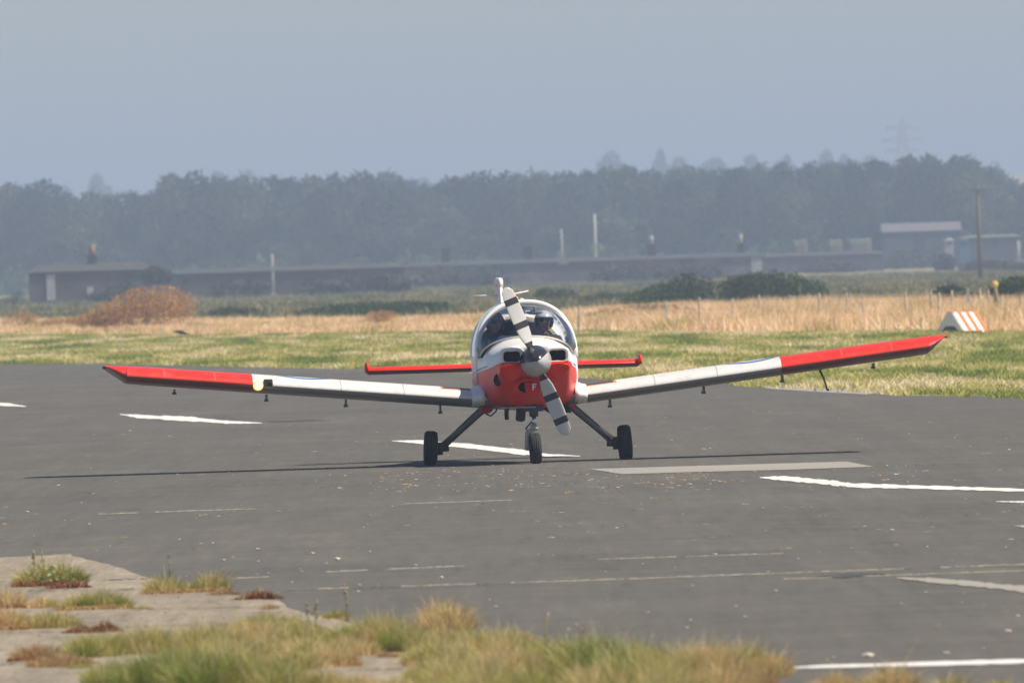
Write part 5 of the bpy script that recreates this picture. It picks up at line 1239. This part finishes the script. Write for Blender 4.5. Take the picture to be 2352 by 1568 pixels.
def stalk(label, px, base_y, top_y, kind):
    c = gp(px, base_y); D = c.y - CAMY; s = D / F; H = (base_y - top_y) * s; o = empty('seed_stalk', (c.x, c.y, .01)); tag(o, label, 'weed')
    bm = bmesh.new(); lean_ = random.uniform(-.1, .1) * H; add_tube(bm, [(0, 0, 0), (lean_ * .4, 0, H * .5), (lean_, 0, H)], [.005, .004, .0025], 6)
    for k in range(3):
        z = H * random.uniform(.35, .8); d = random.choice((-1, 1)); add_tube(bm, [(lean_ * z / H, 0, z), (lean_ * z / H + d * .02, 0, z + .02)], [.0025, .0015], 5)
    from_bm('stem', bm, stem_m, o)
    for k in range(9 if kind == 'spike' else 4):
        z = H * (random.uniform(.45, 1.0) if kind == 'spike' else random.uniform(.8, 1.0)); r_ = random.uniform(.004, .0085)
        bm = bmesh.new(); add_ball(bm, (lean_ * z / H + random.uniform(-.012, .012), random.uniform(-.01, .01), z), (r_, r_, r_ * 1.4), 8, 6)
        for v in bm.verts: v.co += Vector((random.uniform(-1, 1), random.uniform(-1, 1), random.uniform(-1, 1))) * .002
        from_bm('seed_head', bm, fluff if (k == 0 and kind == 'fluff') else head_m, o)
    for k in range(5):
        z = H * random.uniform(.1, .6); a = random.uniform(0, 6.28); bm = bmesh.new(); L = .035
        v = [bm.verts.new(q_) for q_ in ((0, 0, z), (L * .5 * math.cos(a), L * .5 * math.sin(a), z + .015), (L * .5 * math.cos(a + .5), L * .5 * math.sin(a + .5), z + .012), (L * math.cos(a + .2), L * math.sin(a + .2), z + .002))]
        bm.faces.new((v[0], v[1], v[3], v[2])); from_bm('leaf', bm, mat('stalk_leaf', (.14, .17, .06), .8) if k == 0 and 'stalk_leaf' not in bpy.data.materials else bpy.data.materials['stalk_leaf'], o)
stalk('brown seed stalk on the left side of the leafy weed', 80, 1330, 1264, 'spike'); stalk('thin dry stalk rising from the middle of the leafy weed', 103, 1330, 1252, 'spike')
stalk('seed stalk with white fluffy head above the round yellow-green tuft', 391, 1330, 1274, 'fluff'); stalk('tallest thistle stalk beside the tiny bright tuft', 797, 1430, 1344, 'spike')
stalk('grey-green stalk left of the tallest thistle stalk', 712, 1462, 1384, 'spike'); stalk('faint leaning stalk just right of the grey-green one', 724, 1462, 1378, 'spike')
stalk('pale seed stalk on the right shoulder of the grass bank', 1252, 1500, 1412, 'fluff'); stalk('orange-brown seed stalk poking out over tarmac near bottom centre', 1342, 1500, 1446, 'fluff')
def blooms():
    for px, py, lb in ((113, 1392, 'yellow flower in the messy straw tuft'), (338, 1352 - 14, 'small yellow flower on the round tuft with the seed stalk')):
        c = gp(px, py + 16); o = empty('yellow_flower', (c.x, c.y - .3, .012)); tag(o, lb, 'flower'); H = .075
        bm = bmesh.new(); add_tube(bm, [(0, 0, 0), (0, 0, H)], .002, 5); from_bm('stem', bm, stem_m, o)
        for k in range(8):
            a = k * PI / 4; bm = bmesh.new(); L = .013; v = [bm.verts.new(q_) for q_ in ((0, 0, H), (L * math.cos(a - .3), L * math.sin(a - .3), H + .004), (L * 1.3 * math.cos(a), L * 1.3 * math.sin(a), H + .003), (L * math.cos(a + .3), L * math.sin(a + .3), H + .004))]; bm.faces.new(v); from_bm('petal', bm, flow, o)
blooms()

# ------------------------------------------------------------------ haze: even air round everything
def haze():
    bm = bmesh.new(); add_box(bm, (0, 5550, 37), (7400, 12400, 76.2))
    m = bpy.data.materials.new('haze_air'); m.use_nodes = True; n = m.node_tree.nodes; n.remove(n['Principled BSDF'])
    v = n.new('ShaderNodeVolumePrincipled'); v.inputs['Color'].default_value = (.615, .755, .975, 1)
    v.inputs['Density'].default_value = 2.75e-4; v.inputs['Anisotropy'].default_value = 0.0
    m.node_tree.links.new(v.outputs[0], n['Material Output'].inputs['Volume'])
    o = from_bm('haze', bm, m, None, smooth=False); o['kind'] = 'stuff'
    tag(o, 'thin blue-grey summer haze over the airfield and far wood')
haze()
